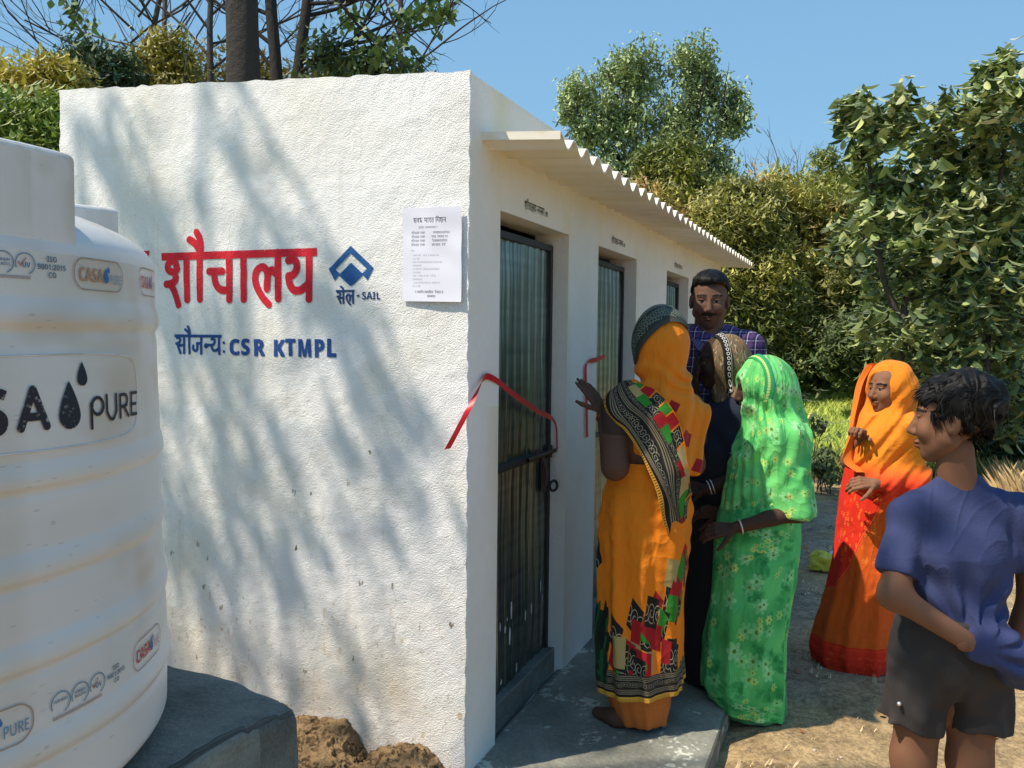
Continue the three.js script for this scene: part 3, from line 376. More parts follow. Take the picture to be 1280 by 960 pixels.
    g.moveTo(X(103.4), h * 0.52); g.lineTo(X(103.4), h * 0.76); g.quadraticCurveTo(X(104.7), h * 1.0, X(106), h * 0.76); g.lineTo(X(106), h * 0.52);
    g.moveTo(X(107.2), h * 0.88); g.lineTo(X(107.2), h * 0.54); g.quadraticCurveTo(X(110.2), h * 0.5, X(109.2), h * 0.7); g.lineTo(X(107.4), h * 0.72); g.moveTo(X(108.4), h * 0.72); g.lineTo(X(109.8), h * 0.87);
    g.moveTo(X(112.9), h * 0.53); g.lineTo(X(110.9), h * 0.53); g.lineTo(X(110.9), h * 0.86); g.lineTo(X(112.9), h * 0.86); g.moveTo(X(110.9), h * 0.7); g.lineTo(X(112.6), h * 0.7); g.stroke();
    wear(g, w, h, 160, wob, 2.5);
  });
  // rounded outline pressed round the logo
  const q = []; const RR = (s) => { const a0 = 62, a1 = 113.5, y0 = 1.318 - TY, y1 = 1.458 - TY; const w = (a1 - a0), r = 5, h = y1 - y0; const L = [[a0, y0], [a1 - r, y0], [a1 - 1.2, y0 + 0.012], [a1, y0 + 0.05], [a1, y1 - 0.05], [a1 - 1.2, y1 - 0.012], [a1 - r, y1], [a0, y1]]; return L; };
  for (const [a, y] of RR()) { const r = radius(a, y) + 0.001; q.push(null); q[q.length - 1] = [a, y]; }
  const cc = curve(q.map(([a, y]) => [a, y * 100, 0])); const pts = []; for (let i = 0; i <= 80; i++) { const [a, y] = cc(i / 80), r = radius(a, y / 100) + 0.0005; pts.push(V(r * Math.sin(a * D), y / 100, r * Math.cos(a * D))); }
  part('panel_rim', new THREE.TubeGeometry(new THREE.CatmullRomCurve3(pts), 160, 0.0016, 6), plast, tank);
}
// earth heaped against the wall
{
  const f = (x, y, z) => { let d = 9; for (const [cx, cy, cz, rx, ry, rz] of [[-0.55, -0.06, 0.06, 0.2, 0.185, 0.17], [-0.2, -0.07, 0.1, 0.17, 0.18, 0.16], [-0.42, -0.06, 0.22, 0.2, 0.13, 0.18], [-0.05, -0.06, 0.16, 0.14, 0.12, 0.16], [-0.75, -0.06, 0.16, 0.25, 0.14, 0.2]]) d = smin(d, ell(cx, cy, cz, rx, ry, rz)(x, y, z), 0.05); return d + 0.022 * noise(x * 13, y * 13, z * 13) + 0.016 * Math.abs(noise(x * 30, y * 30, z * 30)) + 0.016 * Math.abs(noise(x * 66, y * 66, z * 66)) - 0.012; };
  const m = part('soil_heap', boxUV(nets(f, [-1.0, -0.12, -0.0], [0.12, 0.26, 0.42], 0.0065, { color: (x, y, z) => { const v = 0.5 + 0.3 * noise(x * 20, y * 20, z * 20) + 0.3 * noise(x * 90, y * 90, z * 90); return [lerp(0.16, 0.36, v), lerp(0.10, 0.235, v), lerp(0.045, 0.115, v)]; } })), new THREE.MeshStandardMaterial({ vertexColors: true, roughness: 1, bumpMap: rep(roughBump, 4), bumpScale: 0.012 }));
  m.userData.kind = 'structure';
}

// ---------------------------------------------------------------- vegetation
const CB = { r: V(Math.cos(YAW), 0, -Math.sin(YAW)) };
camera.updateMatrixWorld(true);
function at(u, v, d) { return V((u - 640) / 1062.1 * d, -(v - 480) / 1062.1 * d, -d).applyMatrix4(camera.matrixWorld); }   // a point d metres off, as laid out on a 1280 x 960 plan of the view
function taper(pts, r0, r1, seg, rs = 6, rough = 0, seed = 1) {
  const c = new THREE.CatmullRomCurve3(pts), fr = c.computeFrenetFrames(seg, false), P = [], I = [], U = [];
  for (let i = 0; i <= seg; i++) { const t = i / seg, p = c.getPointAt(t), r = lerp(r0, r1, t); for (let j = 0; j <= rs; j++) { const a = j / rs * 2 * Math.PI, q = r * (1 + rough * noise(Math.cos(a) * 2 + seed, t * seg * 0.7, Math.sin(a) * 2)); const v = p.clone().addScaledVector(fr.normals[i], Math.cos(a) * q).addScaledVector(fr.binormals[i], Math.sin(a) * q); P.push(v.x, v.y, v.z); U.push(j / rs, t * c.getLength()); if (i < seg && j < rs) { const k = i * (rs + 1) + j; I.push(k, k + 1, k + rs + 2, k, k + rs + 2, k + rs + 1); } } }
  const g = new THREE.BufferGeometry(); g.setAttribute('position', new THREE.BufferAttribute(new Float32Array(P), 3)); g.setAttribute('uv', new THREE.BufferAttribute(new Float32Array(U), 2)); g.setIndex(I); g.computeVertexNormals(); return g;
}
function limbs(r, p, dir, len, rad, depth, out, tips, o = {}) {
  const n = 4, pts = [p.clone()], d = dir.clone(); let q = p.clone();
  for (let i = 0; i < n; i++) { d.add(V(r() - 0.5, (r() - 0.5) + (o.lift ?? 0.1), r() - 0.5).multiplyScalar(o.bend ?? 0.35)).normalize(); q = q.clone().addScaledVector(d, len / n); pts.push(q); }
  out.push(taper(pts, rad, rad * (depth ? 0.6 : 0.25), depth > 1 ? 8 : 5, depth > 1 ? 8 : depth ? 5 : 4));
  if (!depth) { tips.push(q); return; }
  const kids = (o.kids ?? 3) + (r() < 0.4 ? 1 : 0);
  for (let i = 0; i < kids; i++) { const t = 0.35 + 0.65 * (i + r() * 0.8) / kids, s = pts[Math.min(n, Math.max(1, Math.round(t * n)))], e = d.clone().add(V(r() - 0.5, (r() - 0.5) * 0.8 + (o.up ?? 0.2), r() - 0.5).multiplyScalar(o.spread ?? 1.6)).normalize(); limbs(r, s, e, len * (0.5 + 0.25 * r()), rad * 0.5, depth - 1, out, tips, o); }
}
function leaf(L, W, bend = 0.25) { const P = [0, 0, 0, -W / 2, L * 0.42, L * 0.05, 0, L * 0.45, 0, W / 2, L * 0.42, L * 0.05, 0, L, -L * bend, -W * 0.3, L * 0.76, -L * bend * 0.4, W * 0.3, L * 0.76, -L * bend * 0.4], g = new THREE.BufferGeometry(); g.setAttribute('position', new THREE.BufferAttribute(new Float32Array(P), 3)); g.setIndex([0, 2, 1, 0, 3, 2, 1, 2, 5, 2, 4, 5, 2, 3, 6, 2, 6, 4]); g.computeVertexNormals(); return g; }
function bigLeaf(L, W, bend) { return gridGeo(2, 6, (u, t) => { const w = W * Math.pow(Math.sin(Math.PI * Math.pow(clamp(t, 0.001, 0.999), 0.8)), 0.75) * 0.5, x = (u - 0.5) * 2; return [x * w, L * t, Math.abs(x) * w * 0.35 - bend * L * t * t]; }); }
function turnTo(r, droop) { const e = new THREE.Euler(Math.PI / 2 + droop * (0.6 + 0.8 * r()) + (r() - 0.5) * 1.3, 0, (r() - 0.5) * 0.9), q = new THREE.Quaternion().setFromAxisAngle(V(0, 1, 0), r() * 6.283); return q.multiply(new THREE.Quaternion().setFromEuler(e)); }
function cluster(r, n, spread, L, W, droop = 0.4) { const a = []; for (let i = 0; i < n; i++) { const g = leaf(L * (0.6 + 0.7 * r()), W * (0.7 + 0.5 * r()), 0.1 + 0.4 * r()); g.applyQuaternion(turnTo(r, droop)); const p = V(r() - 0.5, r() - 0.5, r() - 0.5).normalize().multiplyScalar(spread * Math.cbrt(r())); g.translate(p.x, p.y, p.z); a.push(g); } return mergeGeometries(a); }
const leafMat = (extra = {}) => new THREE.MeshPhysicalMaterial({ color: 0xffffff, roughness: 0.62, transmission: 0.34, thickness: 0, side: THREE.DoubleSide, ior: 1.4, ...extra });
const LM = leafMat(), LMfar = std([1, 1, 1], 0.75, { side: THREE.DoubleSide });
function blobPoint(r, b, shell) { const d = V(r() - 0.5, r() - 0.5, r() - 0.5).normalize(), k = Math.pow(r(), shell); const f = 1 + 0.6 * noise(d.x * 2.6 + b[0], d.y * 2.6 + b[1], d.z * 2.6) + 0.25 * noise(d.x * 7 + b[0], d.y * 7, d.z * 7); return V(b[0] + d.x * b[3] * k * f, b[1] + d.y * b[4] * k * f, b[2] + d.z * b[5] * k * f); }
function scatter(name, parent, geos, mat, blobs, count, r, col, o = {}) {
  const tot = blobs.reduce((s, b) => s + Math.cbrt(b[3] * b[4] * b[5]) ** 2 * (b[6] ?? 1), 0), m = new THREE.Matrix4(), c = new THREE.Color();
  geos.forEach((g, gi) => {
    const n = Math.floor(count / geos.length), im = new THREE.InstancedMesh(g, mat, n); im.name = name;
    for (let i = 0; i < n; i++) {
      let w = r() * tot, b = blobs[0]; for (const q of blobs) { w -= Math.cbrt(q[3] * q[4] * q[5]) ** 2 * (q[6] ?? 1); if (w <= 0) { b = q; break; } }
      const p = blobPoint(r, b, o.shell ?? 0.55), s = 0.65 + 0.7 * r(); if (o.minY !== undefined && p.y < o.minY) p.y = o.minY + r() * 0.2;
      m.compose(p, new THREE.Quaternion().setFromAxisAngle(V(0, 1, 0), r() * 6.283), V(s, s, s)); im.setMatrixAt(i, m);
      const k = col(r, p); c.setRGB(...k); im.setColorAt(i, c);
    }
    im.userData.kind = 'stuff'; shadow(im); parent.add(im);
  });
}
const mixc = (a, b, g = 1.75) => (r) => { const t = r(), v = (0.7 + 0.6 * r()) * g; return [0, 1, 2].map((k) => lerp(a[k], b[k], t) * v); };
const bark = (c, s = 1) => new THREE.MeshStandardMaterial({ color: new THREE.Color().setRGB(...c), roughness: 1, bumpMap: rep(roughBump, 2 * s), bumpScale: 0.02 });
const BARKD = bark([0.05, 0.042, 0.038]), BARKG = bark([0.16, 0.13, 0.11]);
// a plant whose parts are given in view-aligned axes about its base
function plant(name, label, category, base, group) { const g = thing(name, label, category, [base.x, base.y, base.z], YAW, group); g.updateMatrixWorld(true); g.userData.loc = undefined; delete g.userData.loc; return g; }
const inv = new THREE.Matrix4();
function into(g) { const m = g.matrixWorld.clone().invert(); return (u, v, d) => at(u, v, d).applyMatrix4(m); }
const blobAt = (T, u, v, d, ru, rv, rd, w = 1) => { const p = T(u, v, d), k = d / 1062.1; return [p.x, p.y, p.z, ru * k, rv * k, rd, w]; };

// eucalyptus-like tall tree behind the block
{
  const D = 22, b = at(838, 470, D); b.y = 0.3; const t = plant('tall_tree', 'tall rounded grey-green tree rising behind the corrugated canopy', 'tree', b), T = into(t), r = rng(11), out = [], tips = [];
  const lumps = [[728, 120, 30], [795, 92, 36], [868, 80, 34], [912, 148, 28], [775, 150, 44], [850, 150, 44], [735, 165, 28], [890, 205, 36], [822, 205, 42], [908, 235, 20], [765, 215, 36], [845, 258, 36], [780, 262, 30], [880, 108, 26], [918, 120, 16], [712, 140, 14], [760, 92, 16]];
  out.push(taper([V(0, -0.5, 0), V(0.1, 2.5, 0.1), T(845, 260, D)], 0.22, 0.14, 10, 8));
  for (const [u, v] of lumps) { const e = T(u, v, D + (r() - 0.5) * 1.6), m = T(lerp(u, 845, 0.5) + 14 * (r() - 0.5), lerp(v, 260, 0.55), D); out.push(taper([T(845, 275, D), m, e], 0.09, 0.02, 8, 5)); const q = []; limbs(r, e.clone().lerp(m, 0.4), V(r() - 0.5, 0.6, r() - 0.5).normalize(), 0.9, 0.025, 1, out, tips); }
  part('trunk', mergeGeometries(out), bark([0.10, 0.085, 0.075]), t);
  const cl = [cluster(r, 18, 0.24, 0.14, 0.06, 0.8), cluster(r, 18, 0.28, 0.13, 0.055, 0.9), cluster(r, 15, 0.2, 0.14, 0.06, 0.7)];
  scatter('crown', t, cl, LMfar, lumps.map(([u, v, s]) => blobAt(T, u, v, D, s, s * 0.9, s / 48)), 2300, r, mixc([0.11, 0.155, 0.07], [0.25, 0.28, 0.14], 2.1), { shell: 0.5 });
}
// shrubs of the thicket
const shrubGeos = (() => { const r = rng(21); return [cluster(r, 18, 0.24, 0.13, 0.05, 0.8), cluster(r, 16, 0.2, 0.12, 0.05, 0.7), cluster(r, 18, 0.3, 0.15, 0.042, 1.0), cluster(r, 9, 0.34, 0.14, 0.05, 0.9)]; })();
const nearGeos = (() => { const r = rng(22); return [cluster(r, 14, 0.2, 0.085, 0.035, 0.8), cluster(r, 14, 0.24, 0.1, 0.03, 0.9), cluster(r, 8, 0.26, 0.09, 0.034, 0.8)]; })();
// leaf colour drifting through a plant: from a to b, with patches of c
const drift = (a, b, c, g, bias = 0.3, f = 0.8) => (r, p) => { const t = clamp(0.5 + 0.7 * noise(p.x * f, p.y * f, p.z * f) + 0.5 * (r() - 0.5), 0, 1), q = clamp((noise(p.x * f * 0.8 + 9, p.y * f * 0.8, p.z * f * 0.8) + bias - 0.3) * 3 + 0.6 * (r() - 0.5), 0, 1), v = (0.65 + 0.7 * r()) * g; return [0, 1, 2].map((k) => lerp(lerp(a[k], b[k], t), c[k], q) * v); };
function shrub(label, d, lumps, n, col, seed, name = 'shrub') {
  const [u0] = lumps[0], b = at(u0, 480, d), q0 = rng(seed + 500), base = lumps; lumps = [...lumps]; for (let i = 0; i < 9 * base.length; i++) { const [u, v, ru, rv] = base[i % base.length], a = (q0() * 1.3 - 0.15) * Math.PI, k = 0.85 + 0.4 * q0(); lumps.push([u + Math.cos(a) * ru * k, v - Math.sin(a) * rv * k, 6 + 8 * q0(), 8 + 14 * q0(), 0.9]); } b.y = gh(b.x, b.z) - 0.05; const t = plant(name, label, 'bush', b), T = into(t), r = rng(seed), out = [], tips = [];
  for (let i = 0; i < 7; i++) { const [u, v] = lumps[i % lumps.length]; out.push(taper([V((r() - 0.5) * 0.8, -0.1, (r() - 0.5) * 0.6), V((r() - 0.5) * 1.4, 0.9, (r() - 0.5)), T(u + 30 * (r() - 0.5), v, d + (r() - 0.5))], 0.035, 0.008, 8, 5)); }
  for (let i = 0; i < 16; i++) { const [u, v, ru, rv] = base[i % base.length], a = (0.1 + 0.8 * r()) * Math.PI, k = 1.05 + 0.35 * r(), e = T(u + Math.cos(a) * ru * k, v - Math.sin(a) * rv * k, d + (r() - 0.5)); out.push(taper([T(u + 10 * (r() - 0.5), v + rv * 0.4, d), T(u + Math.cos(a) * ru * 0.6, v - Math.sin(a) * rv * 0.6, d + 0.3), e], 0.012, 0.003, 7, 4)); limbs(r, e.clone().add(V(0, -0.1, 0)), V(Math.cos(a) + r() - 0.5, 0.8, r() - 0.5).normalize(), 0.35, 0.004, 1, out, tips, { kids: 2 }); }
  part('stem', mergeGeometries(out), BARKG, t);
  scatter('foliage', t, d < 11 ? nearGeos : shrubGeos, LM, lumps.map(([u, v, ru, rv, w]) => blobAt(T, u, v, d, ru, rv, Math.min(ru, rv) * d / 1062 * 1.1, w ?? 1)), n, r, col, { minY: 0.05 });
  return t;
}
const GRN = [0.095, 0.14, 0.028], YEL = [0.27, 0.25, 0.06], RUS = [0.33, 0.215, 0.10], DRK = [0.05, 0.085, 0.025]; const oliveY = drift(GRN, YEL, RUS, 2.0, 0.28), rusty = drift(GRN, YEL, RUS, 1.9, 0.5), deep = drift(DRK, [0.14, 0.17, 0.04], YEL, 1.6, 0.0), fresh = drift(DRK, YEL, RUS, 2.0, 0.12);
shrub('yellow-brown bushy shrub in front of the tall grey-green tree', 17, [[850, 300, 55, 70], [845, 235, 35, 45], [890, 330, 40, 70], [800, 300, 60, 60]], 5200, rusty, 31);
shrub('olive green shrub just right of the canopy tip', 15.5, [[930, 330, 55, 80], [925, 288, 40, 40], [960, 400, 60, 70], [905, 420, 50, 60], [895, 350, 40, 60]], 6600, fresh, 32);
shrub('broad reddish-green shrub with the highest top of the thicket', 16.5, [[1015, 300, 70, 85], [1010, 268, 56, 36], [1060, 330, 70, 90], [1000, 400, 70, 70], [960, 285, 36, 40], [1090, 268, 50, 42]], 7400, oliveY, 33);
shrub('dark green shrub behind the large-leaved tree', 15, [[1130, 400, 80, 80], [1200, 420, 80, 90], [1270, 420, 80, 110], [1180, 300, 90, 90], [1280, 280, 90, 120]], 7000, deep, 34);
shrub('low dark bush in the shade behind the orange-hooded woman', 13.5, [[1120, 455, 50, 45], [1085, 440, 30, 30], [1190, 470, 60, 50], [1260, 490, 70, 60]], 4200, deep, 35);
shrub('dark shaded shrub behind the boy at the right edge', 10.6, [[1200, 520, 80, 60], [1275, 530, 70, 70], [1150, 525, 45, 45], [1330, 500, 80, 90]], 4600, deep, 36);
// bare little tree on the skyline
{ const D = 20, b = at(985, 420, D); b.y = 0.4; const t = plant('bare_tree', 'small leafless tree on the skyline above the thicket', 'tree', b), T = into(t), r = rng(41), out = [], tips = []; const top = T(980, 262, D); out.push(taper([V(0, 0, 0), V(0.1, 1.8, 0), top], 0.08, 0.05, 8, 6)); for (let i = 0; i < 6; i++) limbs(r, top.clone().add(V(0, -0.3 * r(), 0)), V((i - 2.5) * 0.35, 0.8, r() - 0.5).normalize(), 1.15, 0.022, 2, out, tips, { bend: 0.4, kids: 3, spread: 1.5 }); part('trunk', mergeGeometries(out), bark([0.22, 0.18, 0.16]), t); }
// large-leaved tree on the right
{
  const D = 8.7, b = at(1172, 470, D); b.y = gh(b.x, b.z) - 0.05; const t = plant('broadleaf_tree', 'large-leaved pale green tree at the right edge behind the boy', 'tree', b), T = into(t), r = rng(51), out = [], tips = [];
  const lumps = [[1082, 175, 22, 36], [1064, 140, 12, 16], [1120, 150, 18, 34], [1096, 250, 34, 46], [1160, 175, 34, 40], [1205, 150, 30, 36], [1225, 195, 36, 30], [1262, 130, 32, 44], [1240, 95, 14, 20], [1150, 300, 44, 36], [1140, 235, 30, 24], [1230, 270, 44, 50], [1285, 220, 40, 70], [1180, 380, 46, 34], [1260, 370, 44, 44], [1120, 345, 34, 34], [1105, 415, 32, 26], [1205, 330, 30, 24], [1190, 240, 26, 26], [1260, 450, 50, 60], [1215, 440, 50, 50], [1160, 455, 40, 35], [1275, 520, 40, 50], [1060, 300, 22, 40], [1330, 200, 70, 110], [1340, 380, 70, 90]];
  const main = [[V(-0.15, 0, 0), V(-0.35, 1.2, 0.1), T(1128, 400, D), T(1150, 300, D), T(1170, 190, D)], [V(0.1, 0, 0), V(0.35, 1.1, 0.2), T(1235, 400, D), T(1245, 270, D), T(1262, 140, D)], [V(0, 0, 0.1), V(0.1, 1, 0), T(1150, 450, D), T(1105, 350, D), T(1085, 190, D)], [V(0.3, 0, -0.2), V(0.7, 1.5, -0.2), T(1290, 350, D + 0.3), T(1320, 220, D + 0.3)]];
  for (const m of main) out.push(taper(m, 0.055, 0.018, 18, 7));
  const Bl = lumps.map(([u, v, ru, rv]) => blobAt(T, u, v, D + (r() - 0.5) * 0.6, ru, rv, 0.3 + 0.4 * r()));
  for (const q of Bl) { let best = null, bd = 9; for (const s of main) { const c = new THREE.CatmullRomCurve3(s); for (let i = 0; i <= 12; i++) { const p = c.getPoint(0.25 + 0.75 * i / 12); const dd = p.distanceTo(V(q[0], q[1], q[2])); if (dd < bd) { bd = dd; best = p; } } } limbs(r, best, V(q[0], q[1] + 0.15, q[2]).sub(best).normalize(), Math.min(Math.max(bd * 0.9, 0.2), 0.5), 0.014, 1, out, tips, { bend: 0.25, spread: 0.9 }); }
  part('trunk', mergeGeometries(out), bark([0.13, 0.11, 0.095]), t);
  const crown = new THREE.Group(); crown.name = 'crown'; t.add(crown);
  const geos = [bigLeaf(0.145, 0.068, 0.3), bigLeaf(0.12, 0.062, 0.15), bigLeaf(0.165, 0.07, 0.42), bigLeaf(0.1, 0.052, 0.25)];
  const mats = [[0.52, 0.54, 0.27], [0.40, 0.45, 0.17], [0.23, 0.31, 0.09], [0.62, 0.62, 0.36], [0.55, 0.40, 0.18]].map((c) => leafMat({ color: new THREE.Color().setRGB(...c), roughness: 0.5 }));
  const whorl = (n, front) => { const L = []; for (let i = 0; i < n; i++) { const q = Bl[Math.floor(r() * (front ? 15 : Bl.length))], p = blobPoint(r, q, 0.35); if (front) p.z = q[2] + Math.abs(p.z - q[2]) * 0.9 + 0.1; const m = 3 + Math.floor(r() * 4), a0 = r() * 6.28; for (let k = 0; k < m; k++) { const s = 0.5 + 0.85 * r(), Q = new THREE.Quaternion().setFromAxisAngle(V(0, 1, 0), a0 + k * 6.28 / m + 0.5 * r()).multiply(new THREE.Quaternion().setFromEuler(new THREE.Euler(1.75 + 1.2 * r(), (r() - 0.5) * 0.7, (r() - 0.5) * 0.9))); L.push([p.clone().add(V(0, 0.03 * k, 0)), Q, s]); } } return L; };
  whorl(75, true).slice(0, 300).forEach(([p, Q, s]) => { const m = part('leaf', geos[Math.floor(r() * 4)], mats[r() < 0.04 ? 4 : Math.floor(r() * 4)], crown); m.position.copy(p); m.quaternion.copy(Q); m.scale.setScalar(s); });
  const rest = whorl(1650, false), im = new THREE.InstancedMesh(geos[0], LM, rest.length), M = new THREE.Matrix4(), c = new THREE.Color(), cf = (r) => mixc(...(r() < 0.45 ? [[0.03, 0.055, 0.015], [0.09, 0.13, 0.04]] : [[0.13, 0.18, 0.045], [0.36, 0.38, 0.15]]), 1.7)(r);
  rest.forEach(([p, Q, s], i) => { M.compose(p, Q, V(s, s, s)); im.setMatrixAt(i, M); im.setColorAt(i, c.setRGB(...cf(r))); }); im.name = 'leaves'; im.userData.kind = 'stuff'; shadow(im); crown.add(im);
}
// behind the block, left: trunks, bare branches and bushes
{
  const D = 9, b = at(303, 300, D); b.y = 0.2; const t = plant('trunk_tree', 'thick dark tree trunk standing behind the sign wall', 'tree', b), T = into(t), r = rng(61), out = [], tips = [];
  out.push(taper([V(0.02, -0.4, 0), V(0, 2, 0), T(304, 90, D), T(302, 0, D), T(296, -140, D), T(300, -300, D)], 0.2, 0.15, 30, 14, 0.06));
  const hang = [[[300, -170], [400, -120], [500, -40], [545, 5]], [[302, -140], [380, -90], [470, -20], [500, 50]], [[302, -160], [420, -140], [540, -70], [568, -5]], [[300, -120], [360, -60], [430, 10], [470, 62]], [[300, -150], [210, -100], [130, -50], [90, 10]]];
  for (const h of hang) { const p = h.map(([u, v]) => T(u, v, D + (r() - 0.5) * 0.8)); out.push(taper(p, 0.05, 0.008, 16, 6)); for (let i = 0; i < 7; i++) { const c = new THREE.CatmullRomCurve3(p).getPoint(0.5 + 0.5 * r()); limbs(r, c, V(r() - 0.3, -0.2 + 0.4 * (r() - 0.5), r() - 0.5).normalize(), 0.5, 0.008, 1, out, tips, { lift: -0.1, kids: 2, up: -0.1 }); } }
  part('trunk', mergeGeometries(out), BARKD, t);
  const rr = rng(62), lg = [leaf(0.11, 0.075, 0.3), leaf(0.09, 0.065, 0.2)], B = [[520, 15, 36, 22], [545, 10, 22, 18], [500, 50, 26, 18], [470, 55, 22, 20], [560, 4, 12, 10], [440, 20, 30, 20], [95, 10, 20, 20]];
  scatter('crown', t, lg.map((g) => { const k = g.clone(); k.rotateX(2.6); return k; }), LM, B.map(([u, v, x, y]) => blobAt(T, u, v, D, x, y, 0.4)), 420, rr, mixc([0.04, 0.075, 0.025], [0.10, 0.16, 0.05]), { shell: 0.6 });
}
{
  const D = 9.8, b = at(358, 300, D); b.y = 0.2; const t = plant('forked_tree', 'slender forked dark tree just right of the thick trunk', 'tree', b), T = into(t), r = rng(71), out = [], tips = [];
  out.push(taper([V(0, -0.3, 0), T(352, 250, D), T(345, 90, D), T(338, 0, D), T(335, -120, D)], 0.085, 0.06, 20, 9, 0.08), taper([T(356, 200, D), T(372, 90, D), T(384, 0, D), T(396, -120, D)], 0.07, 0.05, 20, 9, 0.08));
  for (const [u, v, x, y, l] of [[370, 95, 0.9, 0.35, 1.6], [378, 60, 0.9, 0.15, 1.8], [382, 20, 0.9, 0.1, 1.5], [345, 60, -0.7, 0.5, 1.0], [340, 20, -0.8, 0.3, 1.3], [384, 5, 0.8, -0.15, 1.6], [374, 80, 0.95, 0.1, 1.3], [345, 90, -0.6, 0.6, 0.9]]) limbs(r, T(u, v, D), V(x, y, (r() - 0.5) * 0.8).normalize(), l, 0.026, 2, out, tips, { bend: 0.4, kids: 3 });
  part('trunk', mergeGeometries(out), BARKD, t);
  scatter('crown', t, [cluster(r, 6, 0.16, 0.13, 0.05, 0.8), cluster(r, 5, 0.14, 0.11, 0.05, 0.8)], LM, [[430, 80, 40, 22], [480, 85, 40, 18], [520, 80, 22, 14], [410, 60, 30, 22], [455, 70, 40, 18]].map(([u, v, x, y]) => blobAt(T, u, v, D, x, y, 0.5)), 260, r, mixc([0.04, 0.07, 0.03], [0.09, 0.13, 0.05]), { shell: 0.6 });
}
for (const [u, d, lab, seed] of [[262, 11, 'bare twiggy tree left of the thick trunk', 81], [150, 12, 'leaning leafless tree at the far upper left', 82], [500, 12.5, 'thin bare branching tree behind the middle of the sign wall', 83], [205, 13, 'fine grey leafless tree between the leaning one and the thick trunk', 84]]) {
  const b = at(u, 300, d); b.y = 0.2; const t = plant('bare_tree', lab, 'tree', b), T = into(t), r = rng(seed), out = [], tips = [], lean = seed === 82 ? 40 : 0;
  out.push(taper([V(0, -0.3, 0), T(u + 2, 120, d), T(u + lean, 40, d), T(u + 1.4 * lean + 6, -90, d)], 0.075, 0.03, 16, 7));
  for (let i = 0; i < 13; i++) { const v = 140 - i * 17, k = i % 2 ? 1 : -1; limbs(r, T(u + lean * sstep(120, -60, v), v, d), V(k * (0.5 + 0.5 * r()), 0.35 + 0.5 * r(), (r() - 0.5)).normalize(), 1.3 + 0.8 * r(), 0.018, 3, out, tips, { bend: 0.45, kids: 2, spread: 1.7 }); }
  part('trunk', mergeGeometries(out), bark(seed === 84 ? [0.2, 0.17, 0.15] : [0.11, 0.09, 0.08]), t);
}
shrub('tall yellow-olive bush at the left edge beside the sign wall', 8.6, [[40, 165, 56, 50], [25, 125, 32, 36], [70, 118, 24, 26], [30, 220, 70, 60], [90, 175, 30, 40]], 1900, drift([0.13, 0.14, 0.03], [0.34, 0.28, 0.05], RUS, 2.1, 0.4), 91);
shrub('bright green low bush under the yellow-olive one', 7.6, [[40, 165, 60, 26], [70, 200, 60, 40]], 1800, drift(GRN, [0.22, 0.28, 0.06], YEL, 1.8, 0.1), 92);
shrub('orange-tinged bush showing over the left part of the sign wall', 10.2, [[180, 104, 46, 22], [215, 88, 24, 26], [140, 108, 34, 20], [190, 150, 80, 50]], 1100, drift([0.13, 0.14, 0.03], [0.32, 0.26, 0.06], [0.4, 0.25, 0.1], 2.1, 0.6), 93);
shrub('dark green palm-like bush low behind the sign wall', 9.6, [[130, 98, 26, 16], [120, 125, 36, 30], [108, 90, 12, 18]], 700, mixc([0.03, 0.07, 0.03], [0.08, 0.13, 0.05]), 94);
shrub('faint brownish bush behind the middle of the sign wall', 13, [[420, 138, 80, 44], [330, 130, 80, 46], [250, 122, 60, 46], [470, 150, 50, 36]], 900, mixc([0.10, 0.12, 0.03], [0.28, 0.2, 0.07]), 95);
// far belt of trees closing the horizon
{
  const r = rng(101), B = []; for (let i = 0; i < 130; i++) { const a = r() * 6.283, d = 36 + 22 * r(), x = 1.2 + d * Math.sin(a), z = 2.5 + d * Math.cos(a), h = 1.4 + 1.6 * r(); B.push([x, h * 0.8 + 0.4, z, 2.2 + 2 * r(), h, 2.2 + 2 * r()]); }
  const root = new THREE.Group(); const cl = [cluster(r, 16, 0.6, 0.4, 0.2, 0.5), cluster(r, 16, 0.7, 0.45, 0.2, 0.5)];
  scatter('distant_trees', scene, cl.slice(0, 1), LMfar, B, 9000, r, mixc([0.05, 0.08, 0.02], [0.15, 0.17, 0.05]), { minY: 0.2 });
}
